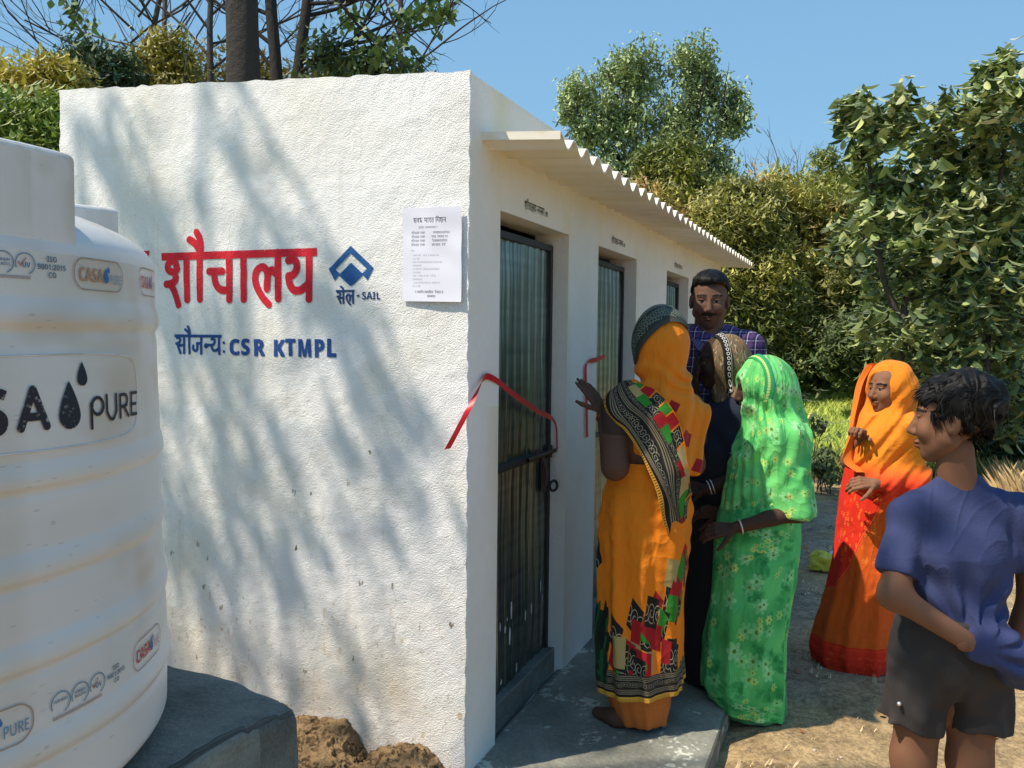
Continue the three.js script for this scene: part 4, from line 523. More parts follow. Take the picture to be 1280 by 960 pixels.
// leafy tree out of the frame to the left whose branches throw the shadows across the wall
{
  const t = thing('shade_tree', 'spreading tree left of the camera shading the sign wall', 'tree', [-5.2, -0.06, 4.4]), r = rng(111), out = [], tips = [], O = V(-5.2, -0.06, 4.4);
  const Q = (x, y, k) => V(x, y, 0).addScaledVector(SUN, k).sub(O);
  const top = V(0.3, 6.2, -0.2); out.push(taper([V(0, 0, 0), V(0.15, 2.5, 0.1), V(0, 4.6, 0), top], 0.2, 0.12, 18, 10, 0.05));
  const br = [[-1.10, 2.45, 7.0, -0.42, 1.62, 6.2, 0.03], [-1.75, 2.3, 7.6, -1.25, 1.62, 6.9, 0.045], [-1.6, 2.4, 7.3, -1.0, 1.3, 6.4, 0.026], [-1.5, 1.2, 8, -1.0, 0.45, 7.2, 0.03], [-1.42, 0.95, 8, -0.75, 0.02, 7.3, 0.028], [-1.25, 1.5, 7.5, -0.62, 0.5, 6.6, 0.022], [-0.9, 1.9, 7, -0.15, 0.85, 6.2, 0.024], [-0.7, 1.1, 7.4, -0.25, 0.35, 6.6, 0.018], [0.6, 1.6, 8, 1.9, 0.4, 6.4, 0.03]];
  const B = [];
  for (const [x0, y0, k0, x1, y1, k1, rad] of br) { const a = Q(x0, y0, k0), b = Q(x1, y1, k1); out.push(taper([top.clone().add(V(0, -0.5 * r(), 0)), a.clone().lerp(top, 0.4).add(V(0, 0.2, 0)), a, a.clone().lerp(b, 0.5).add(V(0.05, 0.05, 0)), b], rad * 1.15, rad * 0.25, 22, 6)); for (let i = 0; i < 5; i++) limbs(r, a.clone().lerp(b, 0.2 + 0.7 * r()), b.clone().sub(a).normalize().add(V(r() - 0.5, r() - 0.5, r() - 0.5)).normalize(), 0.55, rad * 0.4, 1, out, tips, { kids: 2 }); }
  part('trunk', mergeGeometries(out), BARKD, t);
  for (const [x, y, k, s, w] of [[-1.45, 1.95, 7.4, 0.26, 1.1], [-1.2, 1.55, 7, 0.22, 0.8], [-0.42, 1.5, 6.6, 0.2, 0.8], [-0.3, 1.15, 6.5, 0.2, 0.7], [-0.18, 0.85, 6.3, 0.16, 0.9], [-0.9, 1.0, 7, 0.28, 0.7], [-1.2, 0.75, 7.4, 0.22, 0.7], [-0.72, 0.7, 6.8, 0.2, 0.6], [-1.4, 0.5, 7.4, 0.2, 0.6], [-0.5, 0.35, 6.8, 0.2, 0.4], [-0.12, 1.25, 6.3, 0.12, 0.7], [-0.85, 2.1, 7, 0.15, 0.5]]) { const p = Q(x, y, k); B.push([p.x, p.y, p.z, s, s, s, w]); }
  for (const [x, y, z, k, s, w] of [[1.75, 1.0, 0.0, 7, 0.3, 0.5], [1.6, 0.45, 0.0, 7.4, 0.3, 0.7], [2.4, 0, -2, 7, 0.5, 0.6]]) { const p = V(x, y, z).addScaledVector(SUN, k).sub(O); B.push([p.x, p.y, p.z, s, s, s, w]); }
  scatter('crown', t, [cluster(r, 5, 0.1, 0.1, 0.05, 0.6), cluster(r, 4, 0.12, 0.11, 0.05, 0.6)], LM, B, 150, r, mixc([0.05, 0.09, 0.03], [0.12, 0.17, 0.05]), { shell: 0.6 });
}
// grass on the sunlit bank, weeds at its foot, straw, saplings
{
  const r = rng(121), blade = (h) => { const g = new THREE.BufferGeometry(); const P = [], I = []; for (let i = 0; i < 9; i++) { const a = r() * 6.28, l = h * (0.5 + 0.7 * r()), bx = (r() - 0.5) * 0.14, bz = (r() - 0.5) * 0.14, w = 0.006, c = Math.cos(a), s = Math.sin(a), k = P.length / 3; P.push(bx - s * w, 0, bz + c * w, bx + s * w, 0, bz - c * w, bx + c * l * 0.25, l * 0.6, bz + s * l * 0.25, bx + c * l * 0.6, l, bz + s * l * 0.6); I.push(k, k + 1, k + 2, k, k + 2, k + 3); } g.setAttribute('position', new THREE.BufferAttribute(new Float32Array(P), 3)); g.setIndex(I); g.computeVertexNormals(); return g; };
  const lay = (name, n, area, h, col, seed) => { const q = rng(seed), im = new THREE.InstancedMesh(blade(h), LMfar, n), M = new THREE.Matrix4(), c = new THREE.Color(); for (let i = 0; i < n; i++) { const [x, z] = area(q), s = 0.6 + 0.8 * q(); M.compose(V(x, gh(x, z) - 0.01, z), new THREE.Quaternion().setFromAxisAngle(V(0, 1, 0), q() * 6.28), V(s, s * (0.7 + 0.6 * q()), s)); im.setMatrixAt(i, M); im.setColorAt(i, c.setRGB(...col(q))); } im.name = name; im.userData.kind = 'stuff'; shadow(im); scene.add(im); };
  lay('grass', 34000, (q) => { const z = -8.6 - 9 * Math.pow(q(), 1.3); return [-2.2 + 3.9 * q(), z]; }, 0.14, mixc([0.19, 0.27, 0.045], [0.40, 0.43, 0.10], 1.9), 1);
  lay('weeds', 1500, (q) => [0.3 + 3.2 * q(), -7.6 - 1.2 * q()], 0.16, mixc([0.05, 0.08, 0.02], [0.16, 0.17, 0.05]), 2);
  lay('dry_straw', 1500, (q) => [2.6 + 1.6 * q() * q(), -6.0 - 1.6 * q()], 0.22, mixc([0.26, 0.18, 0.08], [0.5, 0.38, 0.2]), 3);
  lay('dry_straw', 500, (q) => [0.85 + 1.6 * q(), -0.6 + 0.9 * q() - 4 * (q() < 0.2 ? q() : 0)], 0.035, mixc([0.3, 0.22, 0.12], [0.6, 0.48, 0.3]), 4);
  const sap = (label, u, v, d, h, n, seed) => { const b = at(u, v, d); b.y = gh(b.x, b.z); const t = plant('sapling', label, 'plant', b, undefined), q = rng(seed), out = [], tips = []; for (let i = 0; i < n; i++) limbs(q, V((q() - 0.5) * 0.25, 0, (q() - 0.5) * 0.2), V((q() - 0.5) * 0.8, 1, (q() - 0.5) * 0.8).normalize(), h * (0.6 + 0.6 * q()), 0.007, 1, out, tips, { kids: 3, bend: 0.3 }); part('stem', mergeGeometries(out), BARKG, t); scatter('foliage', t, [cluster(q, 5, 0.05, 0.1, 0.04, 0.9)], LM, tips.map((p) => [p.x, p.y, p.z, 0.06, 0.08, 0.06]), tips.length * 3, q, mixc([0.03, 0.055, 0.02], [0.09, 0.12, 0.04])); };
  sap('dark leafy sapling against the sunlit grass beside the green-veiled woman', 1012, 565, 9.2, 0.75, 5, 5); sap('low bushy seedling at the foot of the sunlit grass', 1030, 590, 8.6, 0.3, 6, 6);
  // pebbles and dead leaves lying on the earth
  const pg = new THREE.IcosahedronGeometry(0.012, 1), pm = new THREE.InstancedMesh(pg, std([1, 1, 1], 0.95), 900), M = new THREE.Matrix4(), c = new THREE.Color(), q = rng(131);
  for (let i = 0; i < 900; i++) { const x = 0.82 + 2.8 * q(), z = 0.9 - 7 * Math.pow(q(), 1.5), s = 0.25 + 1.4 * q() * q() * q(); M.compose(V(x, gh(x, z) + 0.002, z), new THREE.Quaternion().setFromEuler(new THREE.Euler(q() * 6, q() * 6, 0)), V(s, s * 0.6, s * 0.8)); pm.setMatrixAt(i, M); const l = 0.25 + 0.4 * q(); pm.setColorAt(i, c.setRGB(l, l * 0.85, l * 0.66)); }
  pm.name = 'pebbles'; pm.userData.kind = 'stuff'; shadow(pm); scene.add(pm);
  const dg = leaf(0.06, 0.03, 0.3), dm = new THREE.InstancedMesh(dg, LMfar, 320); for (let i = 0; i < 320; i++) { const x = 0.85 + 3 * q(), z = 0.6 - 8 * q(); M.compose(V(x, gh(x, z) + 0.008, z), new THREE.Quaternion().setFromEuler(new THREE.Euler(Math.PI / 2 + 0.4 * (q() - 0.5), 0.3 * (q() - 0.5), q() * 6.28)), V(1, 1, 1).multiplyScalar(0.5 + 0.8 * q())); dm.setMatrixAt(i, M); dm.setColorAt(i, c.setRGB(0.2 + 0.25 * q(), 0.13 + 0.12 * q(), 0.06)); } dm.name = 'dead_leaves'; dm.userData.kind = 'stuff'; shadow(dm); scene.add(dm);
}
{ // loose clods lying on and round the heaped earth
  const q = rng(141), g = new THREE.IcosahedronGeometry(0.011, 1), p = g.attributes.position; for (let i = 0; i < p.count; i++) { const k = 1 + 0.35 * noise(p.getX(i) * 150, p.getY(i) * 150, p.getZ(i) * 150); p.setXYZ(i, p.getX(i) * k, p.getY(i) * k, p.getZ(i) * k); } g.computeVertexNormals();
  const n = 900, im = new THREE.InstancedMesh(g, std([1, 1, 1], 1), n), M = new THREE.Matrix4(), c = new THREE.Color();
  for (let i = 0; i < n; i++) { const x = -0.85 + 0.95 * q(), z = 0.02 + 0.55 * q() * q(), top = Math.max(0, 0.13 * Math.exp(-(((x + 0.55) / 0.16) ** 2)) + 0.10 * Math.exp(-(((x + 0.2) / 0.13) ** 2))) * Math.exp(-((z / 0.18) ** 2)), s = 0.3 + 1.5 * q() * q() * q(); M.compose(V(x, gh(x, z) + top + 0.004, z), new THREE.Quaternion().setFromEuler(new THREE.Euler(q() * 6, q() * 6, 0)), V(s, s * 0.8, s)); im.setMatrixAt(i, M); const l = 0.16 + 0.22 * q(); im.setColorAt(i, c.setRGB(l, l * 0.66, l * 0.34)); }
  im.name = 'earth_clods'; im.userData.kind = 'stuff'; shadow(im); scene.add(im);
}
// litter beside the lane
{
  const crumple = (rx, ry, rz, s) => { const g = new THREE.IcosahedronGeometry(1, 5), p = g.attributes.position; for (let i = 0; i < p.count; i++) { const x = p.getX(i), y = p.getY(i), z = p.getZ(i), k = 1 + 0.3 * noise(x * 2 + s, y * 2, z * 2) + 0.16 * Math.abs(noise(x * 5, y * 5 + s, z * 5)); p.setXYZ(i, x * rx * k, Math.max(y * ry * k, -ry * 0.6), z * rz * k); } g.computeVertexNormals(); return g; };
  const a = tag(part('plastic_packet', crumple(0.085, 0.075, 0.06, 2), new THREE.MeshPhysicalMaterial({ color: new THREE.Color().setRGB(0.62, 0.60, 0.06), roughness: 0.35, clearcoat: 0.5 })), 'crumpled yellow plastic packet on the shaded lane', 'packet'); a.position.copy(at(1028, 712, 5.72)); a.position.y = 0.0;
  const c = tag(part('plastic_scrap', crumple(0.045, 0.04, 0.04, 7), std([0.75, 0.75, 0.78], 0.5)), 'small crumpled white plastic scrap behind the yellow packet', 'litter'); c.position.copy(at(1044, 700, 5.95)); c.position.y = -0.02;
}

// ---------------------------------------------------------------- people
const SKIN = new THREE.MeshPhysicalMaterial({ vertexColors: true, roughness: 0.72, specularIntensity: 0.45 });
const nrm = (a) => { const l = Math.hypot(...a) || 1; return a.map((x) => x / l); }, crs = (a, b) => [a[1] * b[2] - a[2] * b[1], a[2] * b[0] - a[0] * b[2], a[0] * b[1] - a[1] * b[0]], add = (a, b, k = 1) => a.map((x, i) => x + b[i] * k);
// a head about its centre (between the eyes, half way back); f = facing, up = crown direction
function headShape(c, f, up, s) {
  f = nrm(f); const rt = nrm(crs(up, f)); up = crs(f, rt);   // rt: towards the person's left
  const loc = (x, y, z) => { const d = [x - c[0], y - c[1], z - c[2]]; return [(d[0] * rt[0] + d[1] * rt[1] + d[2] * rt[2]) / s, (d[0] * up[0] + d[1] * up[1] + d[2] * up[2]) / s, (d[0] * f[0] + d[1] * f[1] + d[2] * f[2]) / s]; };
  const skull = ell(0, 0.034, -0.012, 0.075, 0.083, 0.096), face = ell(0, -0.028, 0.03, 0.061, 0.08, 0.062), jaw = caps([[-0.05, -0.055, 0.005, 0, -0.098, 0.056, 0.022, 0.019], [0.05, -0.055, 0.005, 0, -0.098, 0.056, 0.022, 0.019]], 0.02);
  const soft = caps([[0, 0.006, 0.088, 0, -0.034, 0.107, 0.0085, 0.0125], [-0.04, 0.021, 0.076, 0.04, 0.021, 0.076, 0.0105, 0.0105]], 0.012), nost = caps([[-0.012, -0.04, 0.096, 0.012, -0.04, 0.096, 0.0085, 0.0085]], 0.01), cheek = (x, y, z) => ell(0.038, -0.03, 0.062, 0.026, 0.026, 0.022)(Math.abs(x), y, z);
  const lipU = ell(0, -0.0655, 0.088, 0.023, 0.0062, 0.011), lipL = ell(0, -0.077, 0.087, 0.019, 0.0068, 0.011), ear = ell(0.079, -0.008, -0.008, 0.011, 0.031, 0.02), earIn = ell(0.088, -0.005, -0.002, 0.007, 0.018, 0.011), eye = ell(0.031, 0.001, 0.0728, 0.014, 0.0112, 0.0125), lidU = (x, y, z) => ell(0.031, 0.008, 0.079, 0.017, 0.0045, 0.009)(x, y, z);
  const sock = ell(0.031, 0.002, 0.0995, 0.019, 0.011, 0.0145);
  const f0 = (x, y, z) => {
    const [lx, ly, lz] = loc(x, y, z), ax = Math.abs(lx);
    let d = smin(skull(lx, ly, lz), face(lx, ly, lz), 0.03); if (d > 0.06) return d * s;
    d = smin(d, jaw(lx, ly, lz), 0.03); d = smin(d, cheek(lx, ly, lz), 0.02); d = smin(d, soft(lx, ly, lz), 0.014); d = smin(d, nost(lx, ly, lz), 0.008);
    d = smax(d, -sock(ax, ly, lz), 0.012); d = smin(d, eye(ax, ly, lz), 0.003); d = smin(d, lidU(ax, ly, lz), 0.004); d = smin(d, lipU(lx, ly, lz), 0.006); d = smin(d, lipL(lx, ly, lz), 0.006);
    let e = ear(ax, ly, lz); e = smax(e, -earIn(ax, ly, lz), 0.006); return smin(d, e, 0.008) * s;
  };
  return { f: f0, loc, c, s, fw: f, up, rt };
}
function headColor(h, tone, o = {}) {
  return (x, y, z) => {
    const [lx, ly, lz] = h.loc(x, y, z), ax = Math.abs(lx); let k = [...tone]; const m = 1 + 0.1 * noise(lx * 60, ly * 60, lz * 60) + 0.1 * noise(lx * 22, ly * 22, lz * 22);
    k = k.map((q) => q * m);
    if (lz > 0.06) {
      const ex = (ax - 0.031) / 0.0135, ey = (ly + 0.0005) / 0.0052; if (ex * ex + ey * ey < 1) k = Math.hypot(ax - 0.031, ly) < 0.0062 ? [0.010, 0.007, 0.006] : [0.24, 0.2, 0.18];
      const by = ly - 0.0235 - 0.004 * Math.sin((ax - 0.012) * 80); if (ax > 0.011 && ax < 0.054 && Math.abs(by) < 0.0048) k = [0.012, 0.009, 0.008];
      if (Math.abs(ly + 0.071) < 0.0115 * (1 - (lx / 0.026) ** 2) && ax < 0.026) k = [k[0] * 0.85, k[1] * 0.62, k[2] * 0.62];
      if (o.moustache && ly < -0.049 && ly > -0.063 && ax < 0.033) k = k.map((q) => q * 0.3);
      if (o.stubble && (ly < -0.08 || (ly < -0.05 && ax > 0.03))) k = k.map((q) => q * 0.8);
      if (o.bindi && Math.hypot(lx, ly - 0.042) < 0.005) k = [0.3, 0.01, 0.02];
    }
    return k;
  };
}
// a hand: wrist w, d = towards the fingers, n = way the palm faces, t side of the thumb (+1 / -1), curls per finger
function handBones(w, d, n, side, curls, s = 1, spread = 0.06) {
  d = nrm(d); n = nrm(add(n, d, -(n[0] * d[0] + n[1] * d[1] + n[2] * d[2]))); const t = crs(d, n).map((x) => x * side), B = [], seg = (a, b, ra, rb) => B.push([...a, ...b, ra * s, rb * s]);
  const LEN = [0.95, 1.06, 1.0, 0.78];
  seg(add(w, d, -0.03 * s), add(w, d, 0.012 * s), 0.022, 0.021);
  for (let i = 0; i < 4; i++) {
    const x = 0.031 - 0.0205 * i, k = add(add(w, d, (0.086 - 0.004 * Math.abs(i - 1)) * s), t, x * s); seg(add(add(w, d, 0.008 * s), t, x * 0.5 * s), k, 0.0135, 0.0105);
    let p = k, a = 0; const fan = (1.5 - i) * spread;
    [0.043, 0.027, 0.021].forEach((L, j) => { a += curls[i] * [0.7, 1, 0.8][j]; const dir = nrm(add(add(d.map((q) => q * Math.cos(a)), n, Math.sin(a)), t, fan)); const q = add(p, dir, L * LEN[i] * s); seg(p, q, [0.0094, 0.0086, 0.0078][j], [0.0086, 0.0078, 0.0064][j]); p = q; });
  }
  let p = add(add(w, d, 0.018 * s), t, 0.022 * s), dir = nrm(add(add(d.map((q) => q * 0.62), t, 0.75), n, 0.25)); seg(add(w, d, 0.01 * s), p, 0.016, 0.015);
  [0.042, 0.033, 0.026].forEach((L, j) => { const q = add(p, dir, L * s); seg(p, q, [0.0135, 0.0105, 0.0095][j], [0.011, 0.0095, 0.0075][j]); p = q; dir = nrm(add(add(dir, d, 0.3), n, curls[4])); });
  return B;
}
function bounds(B, m) { const lo = [9, 9, 9], hi = [-9, -9, -9]; for (const b of B) for (let k = 0; k < 3; k++) { lo[k] = Math.min(lo[k], b[k] - b[6], b[k + 3] - b[7]); hi[k] = Math.max(hi[k], b[k] + b[6], b[k + 3] + b[7]); } return [lo.map((x) => x - m), hi.map((x) => x + m)]; }
function bodyMesh(parent, bones, head, hands, tone, o = {}) {
  const tint = (x, y, z) => { const k = 1 + 0.07 * noise(x * 30, y * 30, z * 30); return tone.map((q) => q * k); };
  const a = []; { const f = caps(bones, 0.035), [lo, hi] = bounds(bones, 0.03); a.push(nets(f, lo, hi, 0.0115, { color: tint })); }
  if (head) { const c = head.c, s = 0.14 * head.s + 0.02; a.push(nets(head.f, c.map((x) => x - s), c.map((x) => x + s), 0.0036, { color: headColor(head, tone, o), slop: 0.01 })); }
  for (const h of hands) { const f = caps(h, 0.006), [lo, hi] = bounds(h, 0.012); a.push(nets(f, lo, hi, 0.0036, { color: tint, slop: 0.006 })); }
  const m = part('body', mergeGeometries(a), SKIN, parent); return m;
}
const cyl = (cx, cz, sc = 1) => (x, y, z) => [(Math.atan2(x - cx, z - cz) / (2 * Math.PI) + 0.5) * sc, y];
const clothBump = dataTex(256, 256, (u, v) => 0.5 + 0.25 * Math.sin(u * 2 * Math.PI * 64) + 0.25 * Math.sin(v * 2 * Math.PI * 64));
const crease = dataTex(512, 512, (u, v) => { const w = noise(u * 5, v * 5, 2, 5) * 0.6, a = 1 - Math.abs(noise(u * 16 + w, v * 3.5 + w, 1, 1000)), b = 1 - Math.abs(noise(u * 9 - v * 6 + w, v * 9 + u * 4, 4, 1000)), c = noise(u * 120, v * 120, 3, 120); return clamp(0.45 * a * a + 0.4 * b * b + 0.05 * c, 0, 1); });
crease.wrapS = crease.wrapT = THREE.MirroredRepeatWrapping;
const cloth = (o = {}) => { const m = new THREE.MeshPhysicalMaterial({ roughness: 0.9, sheen: 0.12, sheenRoughness: 0.8, side: THREE.DoubleSide, ...o }); if (m.bumpMap) { const k = m.bumpMap.repeat.x; m.bumpMap = rep(crease, k > 20 ? 2.2 : 0.5); m.bumpScale = 0.0045; } return m; };
const thin = (o = {}) => cloth({ transmission: 0.1, thickness: 0, ...o });
const torso = (p) => caps(p, 0.06);
function hairStrands(r, n, f, c, dirFn, len, w = 0.0022, o = {}) {
  const P = [], I = [], N = [];
  for (let i = 0; i < n; i++) { let p = null; for (let k = 0; k < 20 && !p; k++) { const d = nrm([r() - 0.5, r() - 0.5, r() - 0.5]), q = onto(f, add(c, d, 0.12), 0.0); if (dirFn(q)) p = q; } if (!p) continue; const e = 0.004, g = nrm([f(p[0] + e, p[1], p[2]) - f(p[0] - e, p[1], p[2]), f(p[0], p[1] + e, p[2]) - f(p[0], p[1] - e, p[2]), f(p[0], p[1], p[2] + e) - f(p[0], p[1], p[2] - e)]), D0 = dirFn(p), D = nrm(add(D0, g, -(D0[0] * g[0] + D0[1] * g[1] + D0[2] * g[2]))), t = nrm(add(add(D, g, (o.lift ?? 0.32) + 0.25 * r()), [r() - 0.5, r() - 0.5, r() - 0.5], 0.5)), b = nrm(crs(t, g)), L = len * (0.5 + 0.8 * r()); let q = add(p, g, -0.006), dd = t; for (let j = 0; j <= 4; j++) { const ww = w * (1 - j / 4.3), k = P.length / 3; P.push(...add(q, b, -ww), ...add(q, b, ww)); N.push(...g, ...g); if (j < 4) I.push(k, k + 1, k + 2, k + 1, k + 3, k + 2); q = add(q, dd, L / 4); dd = nrm(add(dd, add(g.map((x) => -x * 0.35), [0, -0.12, 0]), 1)); } }
  const g = new THREE.BufferGeometry(); g.setAttribute('position', new THREE.BufferAttribute(new Float32Array(P), 3)); g.setAttribute('normal', new THREE.BufferAttribute(new Float32Array(N), 3)); g.setIndex(I); return g;
}
const HAIR = new THREE.MeshPhysicalMaterial({ color: new THREE.Color().setRGB(0.005, 0.0045, 0.0045), roughness: 0.6, specularIntensity: 0.5, side: THREE.DoubleSide });
// block-print patterns
function printBand(g, x, y, w, h, r, dark = '#1b1916', light = '#b3a98c') { g.save(); g.beginPath(); g.rect(x, y, w, h); g.clip(); g.fillStyle = dark; g.fillRect(x, y, w, h); g.strokeStyle = light; g.lineWidth = Math.max(1.5, h * 0.035); for (let i = 0; i * h * 0.5 < w + h; i++) { const cx = x + i * h * 0.5; g.beginPath(); for (let t = 0; t < 22; t++) { const a = t * 0.5, q = h * 0.38 * (1 - t / 24); g.lineTo(cx + q * Math.cos(a + i), y + h / 2 + q * Math.sin(a + i)); } g.stroke(); } g.restore(); }
function stripes(g, x, y, w, h, n, a = '#8d8368', b = '#2a2721') { for (let i = 0; i < n; i++) { g.fillStyle = i % 2 ? a : b; g.fillRect(x, y + h * i / n, w, h / n + 0.5); } }
function patch(g, x, y, s, rot, r, kind) { g.save(); g.translate(x, y); g.rotate(rot); if (kind === 3) printBand(g, -s / 2, -s / 2, s, s, r); else { g.fillStyle = ['#a8141c', '#2a8420', '#b09a60', '#000'][kind]; g.fillRect(-s / 2, -s / 2, s, s); } g.restore(); }

// --- woman in the orange sari with the printed border, back to the camera
{
  const p = thing('person', 'person from behind in an orange sari with black printed border reaching to the second door', 'person', [0.451, 0, -0.66], YAW), r = rng(201), tone = [0.12, 0.06, 0.038];
  const head = headShape([0.045, 1.495, -0.03], [-0.45, -0.05, -0.9], [0, 1, 0], 0.97);
  const L = { sh: [-0.115, 1.235, 0.02], el: [-0.135, 1.02, 0.115], wr: [-0.168, 1.215, -0.02] }, R = { sh: [0.165, 1.225, -0.03], el: [0.2, 1.0, -0.1], wr: [0.06, 1.02, -0.24] };
  const bones = [[0.01, 0.92, 0, 0.015, 1.1, 0, 0.115, 0.12], [0.015, 1.1, 0, 0.03, 1.24, -0.01, 0.12, 0.075], [-0.09, 1.24, 0.01, 0.14, 1.23, -0.02, 0.06, 0.06], [0.03, 1.25, -0.01, 0.045, 1.42, -0.03, 0.055, 0.05],
    [...L.sh, ...L.el, 0.055, 0.046], [...L.el, ...L.wr, 0.043, 0.026], [...R.sh, ...R.el, 0.055, 0.044], [...R.el, ...R.wr, 0.04, 0.026],
    [-0.07, 0.88, 0, -0.06, 0.48, 0, 0.085, 0.06], [-0.06, 0.48, 0, -0.05, 0.08, 0.04, 0.055, 0.036], [0.08, 0.88, 0, 0.05, 0.48, 0, 0.085, 0.06], [0.05, 0.48, 0, 0.045, 0.08, 0.02, 0.055, 0.036], [-0.04, 0.045, 0.06, -0.1, 0.03, 0.03, 0.036, 0.032], [-0.1, 0.03, 0.03, -0.17, 0.022, -0.03, 0.034, 0.022], [0.05, 0.045, 0.03, -0.02, 0.025, -0.13, 0.034, 0.022]];
  const lh = handBones(L.wr, [-0.5, 0.75, -0.25], [-0.55, -0.5, -0.6], 1, [0.1, 0.08, 0.1, 0.14, 0.05], 0.88, 0.02), rh = handBones(R.wr, [-0.6, 0.4, -0.6], [-0.3, 0.3, -0.8], -1, [0.3, 0.3, 0.3, 0.35, 0.2], 0.95);
  bodyMesh(p, bones, head, [lh, rh], tone);
  // blouse on the upper arm
  const bl = caps([[...L.sh, ...add(L.sh, add(L.el, L.sh, -1), 0.42), 0.066, 0.058], [...R.sh, ...add(R.sh, add(R.el, R.sh, -1), 0.5), 0.066, 0.06]], 0.02);
  part('blouse', nets(bl, [-0.25, 1.0, -0.2], [0.3, 1.35, 0.2], 0.009), cloth({ color: new THREE.Color().setRGB(0.05, 0.03, 0.02) }), p);
  // skirt of the sari
  const fold = (a, t, y) => 0.014 * Math.sin((y * 1.3 + Math.sin(a - 0.8) * 0.14) * 60 + 2 * noise(a * 2, y * 5, 8)) * sstep(0.3, 0.6, t) + 0.055 * sstep(1.0, 0.25, t) * Math.sin(a * 8 + 1.6 * Math.sin(a * 2 + y * 2) + y * 3) + 0.02 * Math.sin(a * 19 + y * 6) * (1 - t) + 0.035 * noise(a * 1.6, y * 8, 2) + 0.016 * noise(a * 5 + y * 9, y * 14, 5); fold.dy = (a, t) => (t < 0.02 ? 1 : Math.max(0, 1 - t * 3)) * (0.02 * Math.sin(a - 0.6));
  const rings = [[0.155, -0.005, 0.0, 0.17, 0.15], [0.3, -0.012, 0.0, 0.168, 0.155], [0.5, -0.012, 0.0, 0.17, 0.16], [0.7, -0.003, 0.0, 0.175, 0.165], [0.85, 0.003, 0.0, 0.172, 0.155], [0.96, 0.0, 0.0, 0.148, 0.135], [1.03, 0.0, 0.0, 0.135, 0.125]];
  const sk = canvasTex(2048, 1024, (g, w, h) => {
    const pm = w / 1.02, Y = (y) => h - (y - 0.155) / 0.875 * h;   // pixels per metre round the body
    g.fillStyle = '#f0840a'; g.fillRect(0, 0, w, h); for (let i = 0; i < 900; i++) { g.fillStyle = `rgba(${200 + 55 * r()},${90 + 40 * r()},0,.06)`; g.fillRect(r() * w, r() * h, 4 + 3 * r(), 60 + 120 * r()); }
    const X = (deg) => (0.5 + deg / 360) * w;   // 0 faces the camera, + to the right
    for (let i = 0; i < 34; i++) { const t = i / 34, a = lerp(68, -46, t) + 26 * (r() - 0.5), y = lerp(0.6, 0.29, Math.pow(t, 0.8)) + 0.13 * (r() - 0.5); if (y > 0.265) patch(g, X(a), Y(y), (0.034 + 0.02 * r()) * pm, 0.1 + 0.5 * r(), r, [0, 3, 1, 2, 3, 0, 1][i % 7]); }
    for (let i = 0; i < 16; i++) patch(g, X(-40 + 100 * r()), Y(0.275 + 0.05 * r()), (0.036 + 0.02 * r()) * pm, 0.3 * r(), r, [3, 2, 1, 0, 3][i % 5]);
    for (let i = 0; i < 60; i++) { const a = r() * 360 - 180; if (Math.abs(a) > 78) patch(g, X(a), Y(0.27 + 0.3 * r()), 0.06 * pm, r(), r, Math.floor(r() * 4)); }
    // printed border and lace at the hem
    const yb = Y(0.255), hb = Y(0.175) - yb; stripes(g, 0, yb, w, hb * 0.25, 6); printBand(g, 0, yb + hb * 0.25, w, hb * 0.4, r); stripes(g, 0, yb + hb * 0.65, w, hb * 0.25, 6); g.fillStyle = '#15130f'; g.fillRect(0, yb + hb * 0.9, w, hb * 0.14); g.fillStyle = '#d7a53a'; g.fillRect(0, yb + hb * 1.02, w, h); g.fillStyle = '#b07a18'; for (let x = 0; x < w; x += 9) g.fillRect(x, yb + hb * 1.1, 4, h);
    // dark green pleats at the left
    g.fillStyle = '#0c2e14'; g.fillRect(X(-100), Y(0.42), X(-56) - X(-100), Y(0.2) - Y(0.42)); for (let i = 0; i < 40; i++) { g.fillStyle = r() < 0.5 ? '#14592a' : '#0a1410'; g.beginPath(); g.ellipse(X(-98 + 42 * r()), Y(0.22 + 0.2 * r()), 16, 34, r(), 0, 7); g.fill(); }
  });
  part('sari_skirt', loft(rings, 260, 150, fold), cloth({ map: sk, bumpMap: rep(clothBump, 30), bumpScale: 0.0006 }), p);
  const pet = canvasTex(512, 256, (g, w, h) => { g.fillStyle = '#c8702a'; g.fillRect(0, 0, w, h); g.strokeStyle = '#a3501c'; g.lineWidth = 2; for (let i = -20; i < 60; i++) { g.beginPath(); g.moveTo(i * 16, 0); g.lineTo(i * 16 + h, h); g.moveTo(i * 16, 0); g.lineTo(i * 16 - h, h); g.stroke(); } g.fillStyle = '#d9924a'; for (let j = 0; j < 16; j++) for (let i = 0; i < 32; i++) g.fillRect(i * 16 + (j % 2) * 8 - 2, j * 16 - 2, 4, 4); });
  part('petticoat', loft([[0.02, 0.0, 0.01, 0.098, 0.1], [0.06, -0.006, 0.005, 0.11, 0.112], [0.13, -0.014, 0, 0.128, 0.125], [0.24, -0.01, 0, 0.145, 0.135]], 160, 30, (a, t, y) => 0.06 * Math.sin(a * 7 + 1) * (1 - t) + 0.03 * Math.sin(a * 16) * (1 - t) + 0.04 * noise(a * 2, y * 12, 3)), cloth({ map: rep(pet, 2) }), p);
